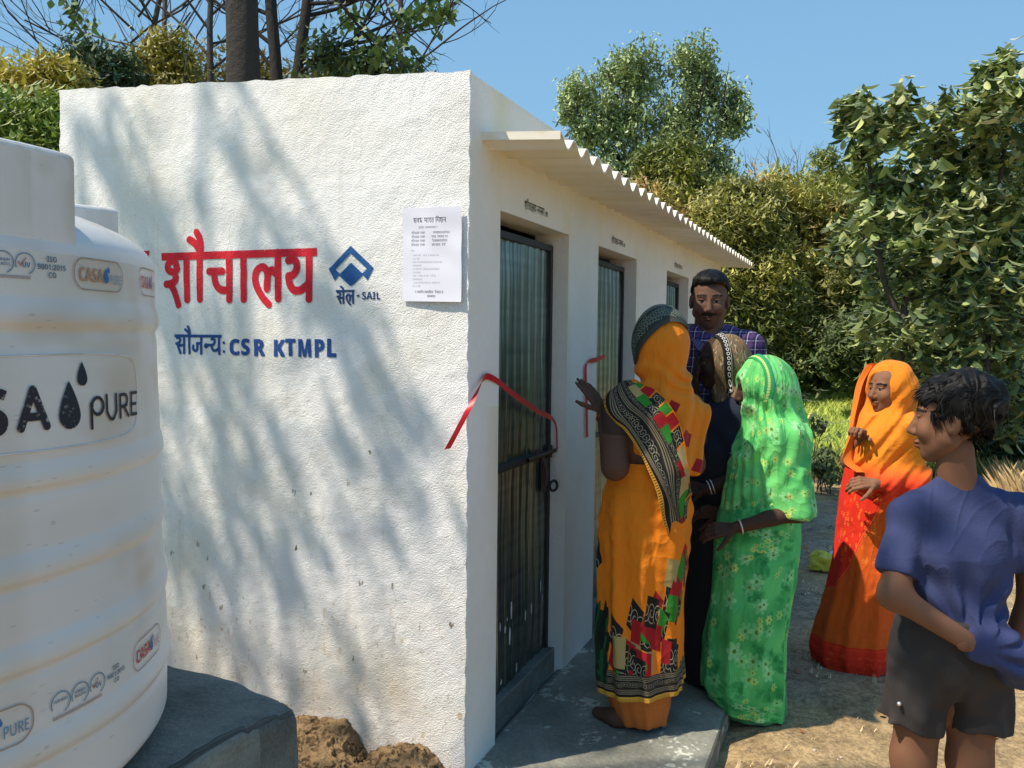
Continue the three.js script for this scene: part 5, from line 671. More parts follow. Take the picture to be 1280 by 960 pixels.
  // head veil and upper drape as one cloth
  const veil0 = (() => { const hd = ell(0.05, 1.5, -0.02, 0.096, 0.122, 0.122), b = caps([[0.048, 1.46, 0.01, 0.055, 1.25, 0.03, 0.088, 0.1], [-0.085, 1.235, 0.02, 0.15, 1.215, 0.0, 0.07, 0.078], [0.06, 1.22, 0.03, 0.085, 1.03, 0.04, 0.105, 0.105], [0.15, 1.2, 0.0, 0.165, 0.98, 0.02, 0.06, 0.035], [-0.02, 1.2, 0.02, 0.03, 1.05, 0.03, 0.11, 0.1]], 0.05); return (x, y, z) => smin(hd(x, y, z), b(x, y, z), 0.07); })();
  const veil = (x, y, z) => { const u = x * 0.9 - (y - 1.4) * 0.35; let d = veil0(x, y, z) + (0.009 * Math.sin(u * 58 + 2.5 * noise(x * 6, y * 6, z * 6)) + 0.004 * Math.sin(u * 130 + y * 16 + noise(x * 9, y * 5, z * 9))) * sstep(1.5, 1.3, y) + 0.006 * Math.sin(y * 95 + x * 40 + 3 * noise(x * 8, y * 8, z * 8)) * Math.exp(-Math.pow((y - 1.34) / 0.07, 2)) + 0.003 * noise(x * 12, y * 9, z * 12); d = smax(d, 0.985 - y + 0.5 * Math.max(0, 0.1 - x), 0.01); d = smax(d, -ell(0.0, 1.475, -0.125, 0.078, 0.11, 0.075)(x, y, z), 0.01); return d; };
  const vt = canvasTex(1024, 1024, (g, w, h) => { g.fillStyle = '#f58a0c'; g.fillRect(0, 0, w, h); for (let i = 0; i < 1200; i++) { g.fillStyle = `rgba(${215 + 40 * r()},${100 + 50 * r()},10,.07)`; g.fillRect(r() * w, r() * h, 3, 50 + 80 * r()); } const P = (deg, y) => [(0.5 + deg / 360) * w, h - (y - 0.9) / 0.8 * h]; for (const [a, y, k, s] of [[34, 1.13, 0, 66], [12, 1.25, 0, 44], [58, 1.02, 0, 60]]) patch(g, ...P(a, y), s, 0.5, r, k); });
  part('sari_veil', nets(veil, [-0.2, 0.9, -0.2], [0.28, 1.66, 0.2], 0.0075, { uv: (x, y, z) => [Math.atan2(x - 0.045, z) / (2 * Math.PI) + 0.5, (y - 0.9) / 0.8], period: 1 }), thin({ map: vt, bumpMap: rep(clothBump, 24), bumpScale: 0.0006 }), p);
  // printed band over the crown
  const bt = canvasTex(1024, 128, (g, w, h) => { stripes(g, 0, 0, w, h, 2, '#8a9080', '#3c4038'); printBand(g, 0, h * 0.12, w, h * 0.5, r, '#2c352f', '#9aa38d'); stripes(g, 0, h * 0.64, w, h * 0.24, 5, '#8f947f', '#2a2d26'); g.fillStyle = '#0d0c0b'; g.fillRect(0, h * 0.86, w, h * 0.16); });
  part('veil_border', strip(veil0, [[-0.055, 1.40, -0.03], [-0.05, 1.48, -0.05], [-0.03, 1.56, -0.05], [0.005, 1.61, -0.04], [0.055, 1.635, -0.03], [0.11, 1.615, -0.05], [0.15, 1.56, -0.06]], [[-0.035, 1.40, 0.03], [-0.025, 1.46, 0.06], [-0.005, 1.51, 0.1], [0.03, 1.547, 0.11], [0.072, 1.562, 0.1], [0.118, 1.556, 0.08], [0.155, 1.52, 0.04]], 0.007, 90, 18), cloth({ map: bt }), p);
  // the printed pallu crossing the back, edged with lace
  const both = (x, y, z) => smin(veil0(x, y, z), ell(0, 0.93, 0, 0.172, 0.3, 0.158)(x, y, z), 0.05);
  const pt = canvasTex(1024, 512, (g, w, h) => {
    g.fillStyle = '#e3a93c'; g.fillRect(0, 0, w, h * 0.07); g.fillStyle = '#7a4d10'; for (let x = 0; x < w; x += 14) g.fillRect(x, h * 0.01, 6, h * 0.05); g.fillStyle = '#12110f'; g.fillRect(0, h * 0.07, w, h * 0.06);
    stripes(g, 0, h * 0.13, w, h * 0.12, 6); printBand(g, 0, h * 0.25, w, h * 0.16, r); stripes(g, 0, h * 0.41, w, h * 0.14, 7); printBand(g, 0, h * 0.55, w, h * 0.1, r); g.fillStyle = '#f0840c'; g.fillRect(0, h * 0.65, w, h);
    const q = [3, 2, 1, 3, 0, 1, 3, 0, 2, 1, 0, 3]; q.forEach((k, i) => { patch(g, (i + 0.35) * w / 11, h * 0.74, h * 0.19, 0.1, r, k); patch(g, (i + 0.8) * w / 11, h * 0.9, h * 0.16, 0.15, r, q[(i * 5 + 2) % 12]); });
  });
  const A = [[-0.15, 1.30, 0.0], [-0.155, 1.19, 0.1], [-0.125, 1.145, 0.16], [-0.07, 1.08, 0.19], [-0.01, 0.97, 0.21], [0.05, 0.85, 0.22], [0.115, 0.72, 0.2]], C = [[-0.06, 1.33, 0.05], [-0.01, 1.32, 0.14], [0.05, 1.26, 0.19], [0.1, 1.17, 0.2], [0.15, 1.04, 0.2], [0.18, 0.9, 0.19], [0.2, 0.76, 0.14]];
  part('pallu', strip((x, y, z) => both(x, y, z) - 0.0045 * Math.sin((x * 0.8 + y * 0.55) * 70) - 0.004 * noise(x * 15, y * 15, z * 15), C, A, 0.021, 120, 60), cloth({ map: pt, bumpMap: rep(clothBump, 20), bumpScale: 0.0006 }), p);
  const bang = new THREE.TorusGeometry(0.031, 0.0035, 8, 28); bang.lookAt(V(...nrm(add(L.wr, L.el, -1)))); bang.translate(...add(L.wr, add(L.el, L.wr, -1), 0.12)); part('bangle', bang, std([0.5, 0.09, 0.03], 0.3, { metalness: 0.5 }), p);
}
// --- woman in the green sari, facing left
{
  const p = thing('person', 'person in a bright green flowered sari and hood, facing left, a dark arm held forward', 'person', [0.82, -0.06, -1.06], YAW), r = rng(211), tone = [0.07, 0.036, 0.024];
  const head = headShape([0.005, 1.365, 0.0], [-0.93, -0.2, -0.25], [-0.1, 1, 0], 0.95), L = { sh: [0.075, 1.15, 0.13], el: [0.12, 0.885, 0.17], wr: [-0.135, 0.815, 0.17] }, R = { sh: [0.04, 1.15, -0.13], el: [0.06, 0.9, -0.18], wr: [-0.13, 0.83, -0.05] };
  const bones = [[0.03, 0.85, 0, 0.05, 1.05, 0, 0.12, 0.115], [0.05, 1.05, 0, 0.055, 1.17, 0, 0.11, 0.07], [0.06, 1.17, -0.12, 0.06, 1.17, 0.12, 0.055, 0.055], [0.05, 1.18, 0, 0.02, 1.3, 0, 0.05, 0.048], [...L.sh, ...L.el, 0.05, 0.04], [...L.el, ...L.wr, 0.036, 0.024], [...R.sh, ...R.el, 0.05, 0.04], [...R.el, ...R.wr, 0.036, 0.024],
    [0.02, 0.85, 0.07, 0, 0.45, 0.07, 0.08, 0.056], [0, 0.45, 0.07, 0.01, 0.08, 0.07, 0.05, 0.035], [0.02, 0.85, -0.07, -0.02, 0.45, -0.07, 0.08, 0.056], [-0.02, 0.45, -0.07, -0.02, 0.08, -0.07, 0.05, 0.035], [0.01, 0.05, 0.07, -0.12, 0.028, 0.08, 0.034, 0.022], [-0.02, 0.05, -0.07, -0.15, 0.028, -0.08, 0.034, 0.022]];
  bodyMesh(p, bones, head, [handBones(L.wr, [-0.95, -0.1, 0.0], [0.1, -0.6, -0.7], 1, [0.5, 0.55, 0.6, 0.65, 0.3], 0.85, 0.01), handBones(R.wr, [-0.9, 0.1, 0.2], [0, -0.5, 0.8], -1, [0.4, 0.4, 0.4, 0.5, 0.2], 0.9)], tone);
  const flower = (g, x, y, s, c) => { g.fillStyle = c; for (let k = 0; k < 6; k++) { g.beginPath(); g.ellipse(x + s * 0.55 * Math.cos(k * 1.047), y + s * 0.55 * Math.sin(k * 1.047), s * 0.42, s * 0.26, k * 1.047, 0, 7); g.fill(); } g.fillStyle = '#5a8a2a'; g.beginPath(); g.arc(x, y, s * 0.2, 0, 7); g.fill(); };
  const tx = (dens, base, soft) => canvasTex(1024, 1024, (g, w, h) => {
    g.fillStyle = base; g.fillRect(0, 0, w, h);
    for (let i = 0; i < 140; i++) { const x = r() * w, y = r() * h, s = 40 + 90 * r(), q = g.createRadialGradient(x, y, 0, x, y, s), c = r() < 0.5 ? '20,120,50' : '120,225,120'; q.addColorStop(0, `rgba(${c},.3)`); q.addColorStop(1, `rgba(${c},0)`); g.fillStyle = q; g.fillRect(x - s, y - s, 2 * s, 2 * s); }
    for (let i = 0; i < 60 * soft; i++) { const x = r() * w, y = r() * h; g.fillStyle = `rgba(20,125,60,${0.12 + 0.16 * r()})`; for (let k = 0; k < 12; k++) { g.beginPath(); g.ellipse(x + 56 * (r() - 0.5), y + 90 * (r() - 0.5), 8 + 9 * r(), 14 + 16 * r(), r() * 3, 0, 7); g.fill(); } }
    for (let i = 0; i < 60; i++) flower(g, r() * w, r() * h, 34 + 20 * r(), `rgba(200,245,190,${0.25 + 0.25 * r()})`);
    for (let i = 0; i < dens; i++) flower(g, r() * w, r() * h, 20 + 10 * r(), `rgba(${190 + 40 * r()},${220 + 20 * r()},120,${0.45 + 0.3 * r()})`);
    g.globalAlpha = 0.5; for (let i = 0; i < 900; i++) { g.fillStyle = r() < 0.5 ? '#b9e68e' : '#1e7a35'; g.fillRect(r() * w, r() * h, 3, 3); } g.globalAlpha = 1;
  });
  const t1 = tx(80, '#74dc7c', 0.5), t2 = tx(46, '#58c874', 1.1);
  const fold = (a, t, y) => 0.04 * (1 - t * 0.5) * Math.sin(a * 8 + 1.8 * Math.sin(a + y * 3)) + 0.02 * Math.sin(a * 19 + y * 5) * (1 - t) + 0.035 * noise(a * 1.4, y * 7, 4) + 0.018 * noise(a * 5 - y * 8, y * 12, 6); fold.dy = (a, t) => Math.max(0, 1 - t * 4) * (0.05 * Math.sin(a + Math.PI) + 0.012 * Math.sin(3 * a));
  part('sari_skirt', loft([[0.035, -0.03, 0, 0.165, 0.17], [0.12, -0.032, 0, 0.172, 0.18], [0.3, -0.03, 0, 0.165, 0.18], [0.5, -0.01, 0, 0.165, 0.175], [0.68, 0.005, 0, 0.172, 0.17], [0.8, 0.01, 0, 0.17, 0.165], [0.95, 0.03, 0, 0.15, 0.15]], 240, 150, fold, (s, t) => [s * 1.6, t * 1.4]), cloth({ map: t2, bumpMap: rep(clothBump, 30), bumpScale: 0.0006 }), p);
  part('petticoat', loft([[0.012, 0.0, 0, 0.14, 0.15], [0.16, -0.02, 0, 0.155, 0.165]], 120, 10, (a, t) => 0.02 * Math.sin(a * 12)), cloth({ color: new THREE.Color().setRGB(0.08, 0.34, 0.12) }), p);
  const base = (() => { const hd = ell(0.018, 1.37, 0, 0.116, 0.126, 0.112), b = caps([[0.06, 1.33, 0, 0.075, 1.2, 0, 0.1, 0.105], [0.065, 1.16, -0.1, 0.065, 1.16, 0.1, 0.085, 0.085], [0.06, 1.16, 0, 0.035, 0.93, 0.01, 0.13, 0.15], [0.08, 1.14, 0.1, 0.118, 0.88, 0.165, 0.08, 0.068], [0.05, 1.1, -0.1, 0.06, 0.92, -0.14, 0.08, 0.07], [-0.02, 1.08, 0.02, -0.06, 0.86, 0.02, 0.075, 0.085]], 0.06); return (x, y, z) => smin(hd(x, y, z), b(x, y, z), 0.06); })();
  const veil = (x, y, z) => { const R_ = Math.hypot(x + 0.13, y - 1.2, z - 0.1), low = sstep(1.4, 1.25, y); let d = base(x, y, z) + (0.0075 * Math.sin(R_ * 95 + 2.5 * noise(x * 5, y * 5, z * 5)) * sstep(0.9, 1.15, y) + 0.004 * Math.sin(Math.atan2(x, z) * 22 + y * 6)) * low + 0.0025 * Math.sin((x * 0.8 + y) * 60) * (1 - low) + 0.005 * noise(x * 9, y * 9, z * 9); d = smax(d, 0.845 + 0.19 * (0.17 - x) * 0.25 + 0.02 * noise(x * 10, 1, z * 10) - y, 0.008); d = smax(d, -ell(-0.14, 1.335, 0.0, 0.075, 0.09, 0.075)(x, y, z), 0.01); return d; };
  part('sari_veil', nets(veil, [-0.22, 0.8, -0.28], [0.26, 1.54, 0.28], 0.0075, { uv: (x, y, z) => [Math.atan2(x - 0.03, z) / (2 * Math.PI) * 2, y * 1.6], period: 2 }), thin({ map: t1, bumpMap: rep(clothBump, 24), bumpScale: 0.0006 }), p);
  const bt = canvasTex(512, 64, (g, w, h) => { g.fillStyle = '#2f9a52'; g.fillRect(0, 0, w, h); for (let i = 0; i < 26; i++) flower(g, i * 20 + 8, h * 0.55, 12, '#cfe08a'); g.fillStyle = '#1f7f80'; g.fillRect(0, 0, w, 7); });
  const ed = (k) => { const a = []; for (let i = 0; i <= 10; i++) { const t = i / 10 * 2.6 - 0.35; a.push([-0.055 + k + 0.03 * Math.sin(t), 1.37 + 0.13 * Math.cos(t - 0.2), 0.16 * Math.sin(t + 0.1)]); } return a; };
  part('veil_border', strip(base, ed(0.0), ed(0.05), 0.006, 70, 8), cloth({ map: bt }), p);
  const bang = new THREE.TorusGeometry(0.029, 0.004, 8, 28); bang.lookAt(V(...nrm(add(L.wr, L.el, -1)))); bang.translate(...add(L.wr, add(L.el, L.wr, -1), 0.1)); part('bangle', bang, std([0.7, 0.55, 0.5], 0.25, { metalness: 0.6 }), p);
}
// --- woman in dark blouse between them
{
  const p = thing('person', 'person in dark blouse and beige patterned head cloth between the orange and green saris', 'person', [0.655, 0, -1.21], YAW), r = rng(221), tone = [0.045, 0.023, 0.016];
  const head = headShape([-0.015, 1.4, -0.01], [-1, -0.05, 0.02], [0, 1, 0], 0.97), L = { sh: [0.055, 1.175, 0.13], el: [0.055, 0.93, 0.17], wr: [-0.11, 0.87, 0.16] }, R = { sh: [0.02, 1.19, -0.12], el: [-0.1, 1.02, -0.13], wr: [-0.115, 1.24, -0.02] };
  const bones = [[0, 0.9, 0, 0.02, 1.08, 0, 0.12, 0.12], [0.02, 1.08, 0, 0.02, 1.2, 0, 0.11, 0.07], [0.03, 1.19, -0.11, 0.04, 1.19, 0.11, 0.058, 0.058], [0.02, 1.2, 0, 0, 1.34, 0, 0.05, 0.048], [...L.sh, ...L.el, 0.052, 0.042], [...L.el, ...L.wr, 0.038, 0.025], [...R.sh, ...R.el, 0.052, 0.042], [...R.el, ...R.wr, 0.038, 0.025], [0, 0.88, 0.07, 0, 0.46, 0.07, 0.08, 0.056], [0, 0.46, 0.07, 0, 0.08, 0.07, 0.05, 0.035], [0, 0.88, -0.07, 0, 0.46, -0.07, 0.08, 0.056], [0, 0.46, -0.07, 0, 0.08, -0.07, 0.05, 0.035], [0, 0.05, 0.07, -0.13, 0.025, 0.07, 0.034, 0.022], [0, 0.05, -0.07, -0.13, 0.025, -0.07, 0.034, 0.022]];
  bodyMesh(p, bones, head, [handBones(L.wr, [-0.9, 0.1, -0.1], [0, -0.5, -0.8], 1, [0.4, 0.4, 0.5, 0.5, 0.2], 0.92), handBones(R.wr, [-0.05, 1, 0.05], [1, 0.1, 0.1], 1, [0.08, 0.06, 0.1, 0.15, 0.05], 0.98, 0.05)], tone);
  const bl = torso([[0.005, 0.98, 0, 0.02, 1.1, 0, 0.138, 0.138], [0.035, 1.19, -0.1, 0.035, 1.19, 0.1, 0.07, 0.07], [...L.sh, ...add(L.sh, add(L.el, L.sh, -1), 0.6), 0.07, 0.06], [...R.sh, ...add(R.sh, add(R.el, R.sh, -1), 0.5), 0.07, 0.06]]);
  part('blouse', nets((x, y, z) => bl(x, y, z) + 0.003 * Math.sin(x * 60 + y * 40) + 0.002 * noise(x * 30, y * 30, z * 30), [-0.25, 0.8, -0.3], [0.25, 1.32, 0.3], 0.009), cloth({ color: new THREE.Color().setRGB(0.008, 0.014, 0.035) }), p);
  const cuff = new THREE.TorusGeometry(0.06, 0.004, 8, 32); cuff.lookAt(V(...nrm(add(L.el, L.sh, -1)))); cuff.translate(...add(L.sh, add(L.el, L.sh, -1), 0.62)); part('cuff_piping', cuff, std([0.6, 0.62, 0.65], 0.4), p);
  part('sari_skirt', loft([[0.015, 0, 0, 0.16, 0.17], [0.3, 0, 0, 0.16, 0.17], [0.6, 0, 0, 0.16, 0.165], [0.85, 0, 0, 0.16, 0.155], [1.02, 0, 0, 0.145, 0.14]], 160, 80, (a, t, y) => 0.025 * Math.sin(a * 10 + y) * (1 - t * 0.7) + 0.02 * noise(a, y * 6, 1)), cloth({ color: new THREE.Color().setRGB(0.012, 0.011, 0.014) }), p);
  const base = (() => { const hd = ell(0.012, 1.405, 0, 0.102, 0.118, 0.106), b = caps([[0.045, 1.36, 0, 0.05, 1.24, 0, 0.085, 0.09], [0.04, 1.2, -0.1, 0.045, 1.2, 0.1, 0.074, 0.078], [0.09, 1.2, 0.06, 0.1, 0.98, 0.02, 0.06, 0.045]], 0.05); return (x, y, z) => smin(hd(x, y, z), b(x, y, z), 0.05); })();
  const vt = canvasTex(512, 512, (g, w, h) => { g.fillStyle = '#6f5f44'; g.fillRect(0, 0, w, h); for (let i = 0; i < 500; i++) { g.strokeStyle = ['#c4b48e', '#3a2a1c', '#8c7c58', '#a86a4a'][Math.floor(r() * 4)]; g.lineWidth = 2 + 3 * r(); const x = r() * w, y = r() * h; g.beginPath(); g.moveTo(x, y); g.quadraticCurveTo(x + 30 * (r() - 0.5), y + 20, x + 40 * (r() - 0.5), y + 50 * r()); g.stroke(); } });
  const veil = (x, y, z) => { let d = base(x, y, z) + 0.005 * Math.sin((x + y * 0.6) * 85 + 3 * noise(x * 6, y * 6, z * 6)) * sstep(1.45, 1.3, y) + 0.003 * noise(x * 18, y * 18, z * 18); d = smax(d, 1.135 + 0.6 * Math.max(0, -x) - y, 0.01); d = smax(d, -ell(-0.11, 1.39, 0, 0.085, 0.1, 0.08)(x, y, z), 0.01); return d; };
  part('head_cloth', nets(veil, [-0.18, 0.9, -0.25], [0.22, 1.56, 0.25], 0.0075, { uv: (x, y, z) => [Math.atan2(x - 0.03, z) / (2 * Math.PI) * 2, y * 2.5], period: 2 }), cloth({ map: vt }), p);
  const bt = canvasTex(64, 512, (g, w, h) => { g.fillStyle = '#0a0909'; g.fillRect(0, 0, w, h); g.strokeStyle = '#d9d6d0'; g.lineWidth = 5; for (let i = 0; i < 16; i++) { g.beginPath(); g.arc(w * 0.62, i * 32 + 16, 10, 0, 7); g.stroke(); } g.lineWidth = 3; g.beginPath(); g.moveTo(w - 4, 0); g.lineTo(w - 4, h); g.stroke(); });
  const ed = (k) => { const a = []; for (let i = 0; i <= 10; i++) { const t = i / 10 * 2.9 - 0.2; a.push([-0.075 + k + 0.02 * Math.sin(t), 1.39 + 0.15 * Math.cos(t), 0.15 * Math.sin(t) + 0.02]); } return a; };
  bt.rotation = 0; const bg = strip(base, ed(0), ed(0.055), 0.007, 70, 8); { const u = bg.attributes.uv; for (let i = 0; i < u.count; i++) u.setXY(i, u.getY(i), u.getX(i)); } part('head_cloth_border', bg, cloth({ map: bt }), p);
  for (const k of [0.12, 0.2]) { const b = new THREE.TorusGeometry(0.031, 0.003, 8, 26); b.lookAt(V(...nrm(add(L.wr, L.el, -1)))); b.translate(...add(L.wr, add(L.el, L.wr, -1), k)); part('bangle', b, std([0.75, 0.72, 0.7], 0.25, { metalness: 0.7 }), p); }
}
// --- man in the checked shirt
{
  const p = thing('person', 'dark-haired person in a purple and white checked shirt facing the camera behind the women', 'person', [0.54, 0, -1.505], YAW), r = rng(231), tone = [0.15, 0.078, 0.052];
  const head = headShape([-0.008, 1.676, 0.02], [-0.22, -0.1, 0.97], [0, 1, 0.03], 1.05), L = { sh: [0.185, 1.455, 0], el: [0.235, 1.18, 0.02], wr: [0.15, 1.02, 0.16] }, R = { sh: [-0.19, 1.455, 0], el: [-0.22, 1.2, 0.06], wr: [-0.1, 1.08, 0.22] };
  const bones = [[0, 0.95, 0, 0, 1.25, 0, 0.13, 0.14], [0, 1.25, 0, 0, 1.44, 0, 0.13, 0.09], [-0.15, 1.46, 0, 0.15, 1.46, 0, 0.065, 0.065], [0, 1.46, -0.01, 0, 1.62, 0.0, 0.074, 0.066], [...L.sh, ...L.el, 0.056, 0.044], [...L.el, ...L.wr, 0.042, 0.028], [...R.sh, ...R.el, 0.056, 0.044], [...R.el, ...R.wr, 0.042, 0.028], [0.09, 0.92, 0, 0.1, 0.5, 0, 0.09, 0.06], [0.1, 0.5, 0, 0.1, 0.09, -0.01, 0.055, 0.038], [-0.09, 0.92, 0, -0.1, 0.5, 0, 0.09, 0.06], [-0.1, 0.5, 0, -0.1, 0.09, -0.01, 0.055, 0.038], [0.1, 0.05, 0, 0.12, 0.03, 0.16, 0.038, 0.026], [-0.1, 0.05, 0, -0.12, 0.03, 0.16, 0.038, 0.026]];
  bodyMesh(p, bones, head, [handBones(L.wr, [-0.5, -0.3, 0.8], [-0.5, -0.6, -0.3], 1, [0.3, 0.3, 0.35, 0.4, 0.15], 1), handBones(R.wr, [0.5, -0.2, 0.8], [0.5, -0.6, -0.3], -1, [0.3, 0.3, 0.35, 0.4, 0.15], 1)], tone, { moustache: true, stubble: true });
  const hf = (x, y, z) => { const [a, b, c] = head.loc(x, y, z); let d = smin(ell(0, 0.045, -0.02, 0.083, 0.088, 0.101)(a, b, c), ell(0.008, 0.09, 0.012, 0.066, 0.036, 0.075)(a, b, c), 0.03); const line = c > 0.012 ? 0.076 - 0.9 * Math.max(0, Math.abs(a) - 0.052) : c > -0.02 ? lerp(-0.01, 0.076, sstep(-0.02, 0.012, c)) : -0.05; d = smax(d, line + 0.004 * noise(a * 50, 1, c * 50) - b, 0.005); return (d + 0.0016 * Math.sin((a * 0.9 + c * 0.35) * 210 + 3 * noise(a * 20, b * 20, c * 20)) + 0.003 * noise(a * 30, b * 30, c * 30)) * head.s; };
  { const cap = nets(hf, [-0.12, 1.58, -0.14], [0.12, 1.84, 0.16], 0.0045, { slop: 0.012 }), str = hairStrands(r, 3200, hf, add(head.c, head.up, 0.05), (q) => { const [a, b, c] = head.loc(...q); if (hf(...q) > 0.002 || b < -0.03 || (c > 0.02 && b < 0.082)) return null; return b > 0.07 ? add(head.rt.map((x) => -x * 0.7), head.fw, -0.8) : [-head.fw[0] * 0.7, -0.6, -head.fw[2] * 0.7]; }, 0.04, 0.002, { lift: 0.05 }); part('hair', mergeGeometries([cap, str]), HAIR, p); }
  const sf = torso([[0, 0.92, 0, 0, 1.25, 0, 0.152, 0.158], [0, 1.25, 0, 0, 1.42, 0, 0.15, 0.11], [-0.16, 1.455, 0, 0.16, 1.455, 0, 0.075, 0.075], [...L.sh, ...L.el, 0.072, 0.066], [...R.sh, ...R.el, 0.072, 0.066], [...L.el, ...add(L.el, add(L.wr, L.el, -1), 0.8), 0.06, 0.046], [...R.el, ...add(R.el, add(R.wr, R.el, -1), 0.8), 0.06, 0.046], [-0.055, 1.5, 0.0, 0.055, 1.5, 0, 0.068, 0.068]]);
  const shirt = (x, y, z) => { let d = sf(x, y, z) + 0.004 * Math.sin(x * 45 + y * 30 + 3 * noise(x * 7, y * 7, z * 7)) + 0.003 * noise(x * 20, y * 20, z * 20); d = smax(d, -ell(0, 1.605, 0.06, 0.066, 0.085, 0.085)(x, y, z), 0.01); return smax(d, 0.86 - y, 0.01); };
  const ck = canvasTex(512, 512, (g, w, h) => { g.fillStyle = '#2c2348'; g.fillRect(0, 0, w, h); for (let i = 0; i < 8; i++) { g.fillStyle = 'rgba(90,60,120,.55)'; g.fillRect(i * 64 + 20, 0, 24, h); g.fillRect(0, i * 64 + 20, w, 24); g.fillStyle = 'rgba(200,195,215,.85)'; g.fillRect(i * 64, 0, 5, h); g.fillRect(0, i * 64, w, 5); g.fillStyle = 'rgba(20,16,60,.6)'; g.fillRect(i * 64 + 50, 0, 8, h); g.fillRect(0, i * 64 + 50, w, 8); } });
  part('checked_shirt', nets(shirt, [-0.36, 0.82, -0.24], [0.36, 1.62, 0.34], 0.0085, { uv: (x, y, z) => [(x + z * 0.6) * 3.1, y * 3.1] }), cloth({ map: ck }), p);
  const cl = strip(null, [[-0.075, 1.53, 0.03], [-0.06, 1.49, 0.1], [-0.01, 1.45, 0.135]], [[-0.1, 1.51, 0.07], [-0.085, 1.455, 0.125], [-0.05, 1.43, 0.145]], 0, 14, 4), cr = cl.clone(); cr.scale(-1, 1, 1); part('collar', mergeGeometries([cl, cr]), cloth({ map: ck }), p);
  const tf = caps([[0, 0.96, 0, 0, 0.9, 0, 0.15, 0.15], [0.09, 0.9, 0, 0.1, 0.5, 0, 0.1, 0.085], [0.1, 0.5, 0, 0.1, 0.06, 0, 0.085, 0.075], [-0.09, 0.9, 0, -0.1, 0.5, 0, 0.1, 0.085], [-0.1, 0.5, 0, -0.1, 0.06, 0, 0.085, 0.075]], 0.03); part('trousers', nets(tf, [-0.25, -0.02, -0.2], [0.25, 1.05, 0.2], 0.014), cloth({ color: new THREE.Color().setRGB(0.02, 0.02, 0.028) }), p);
}
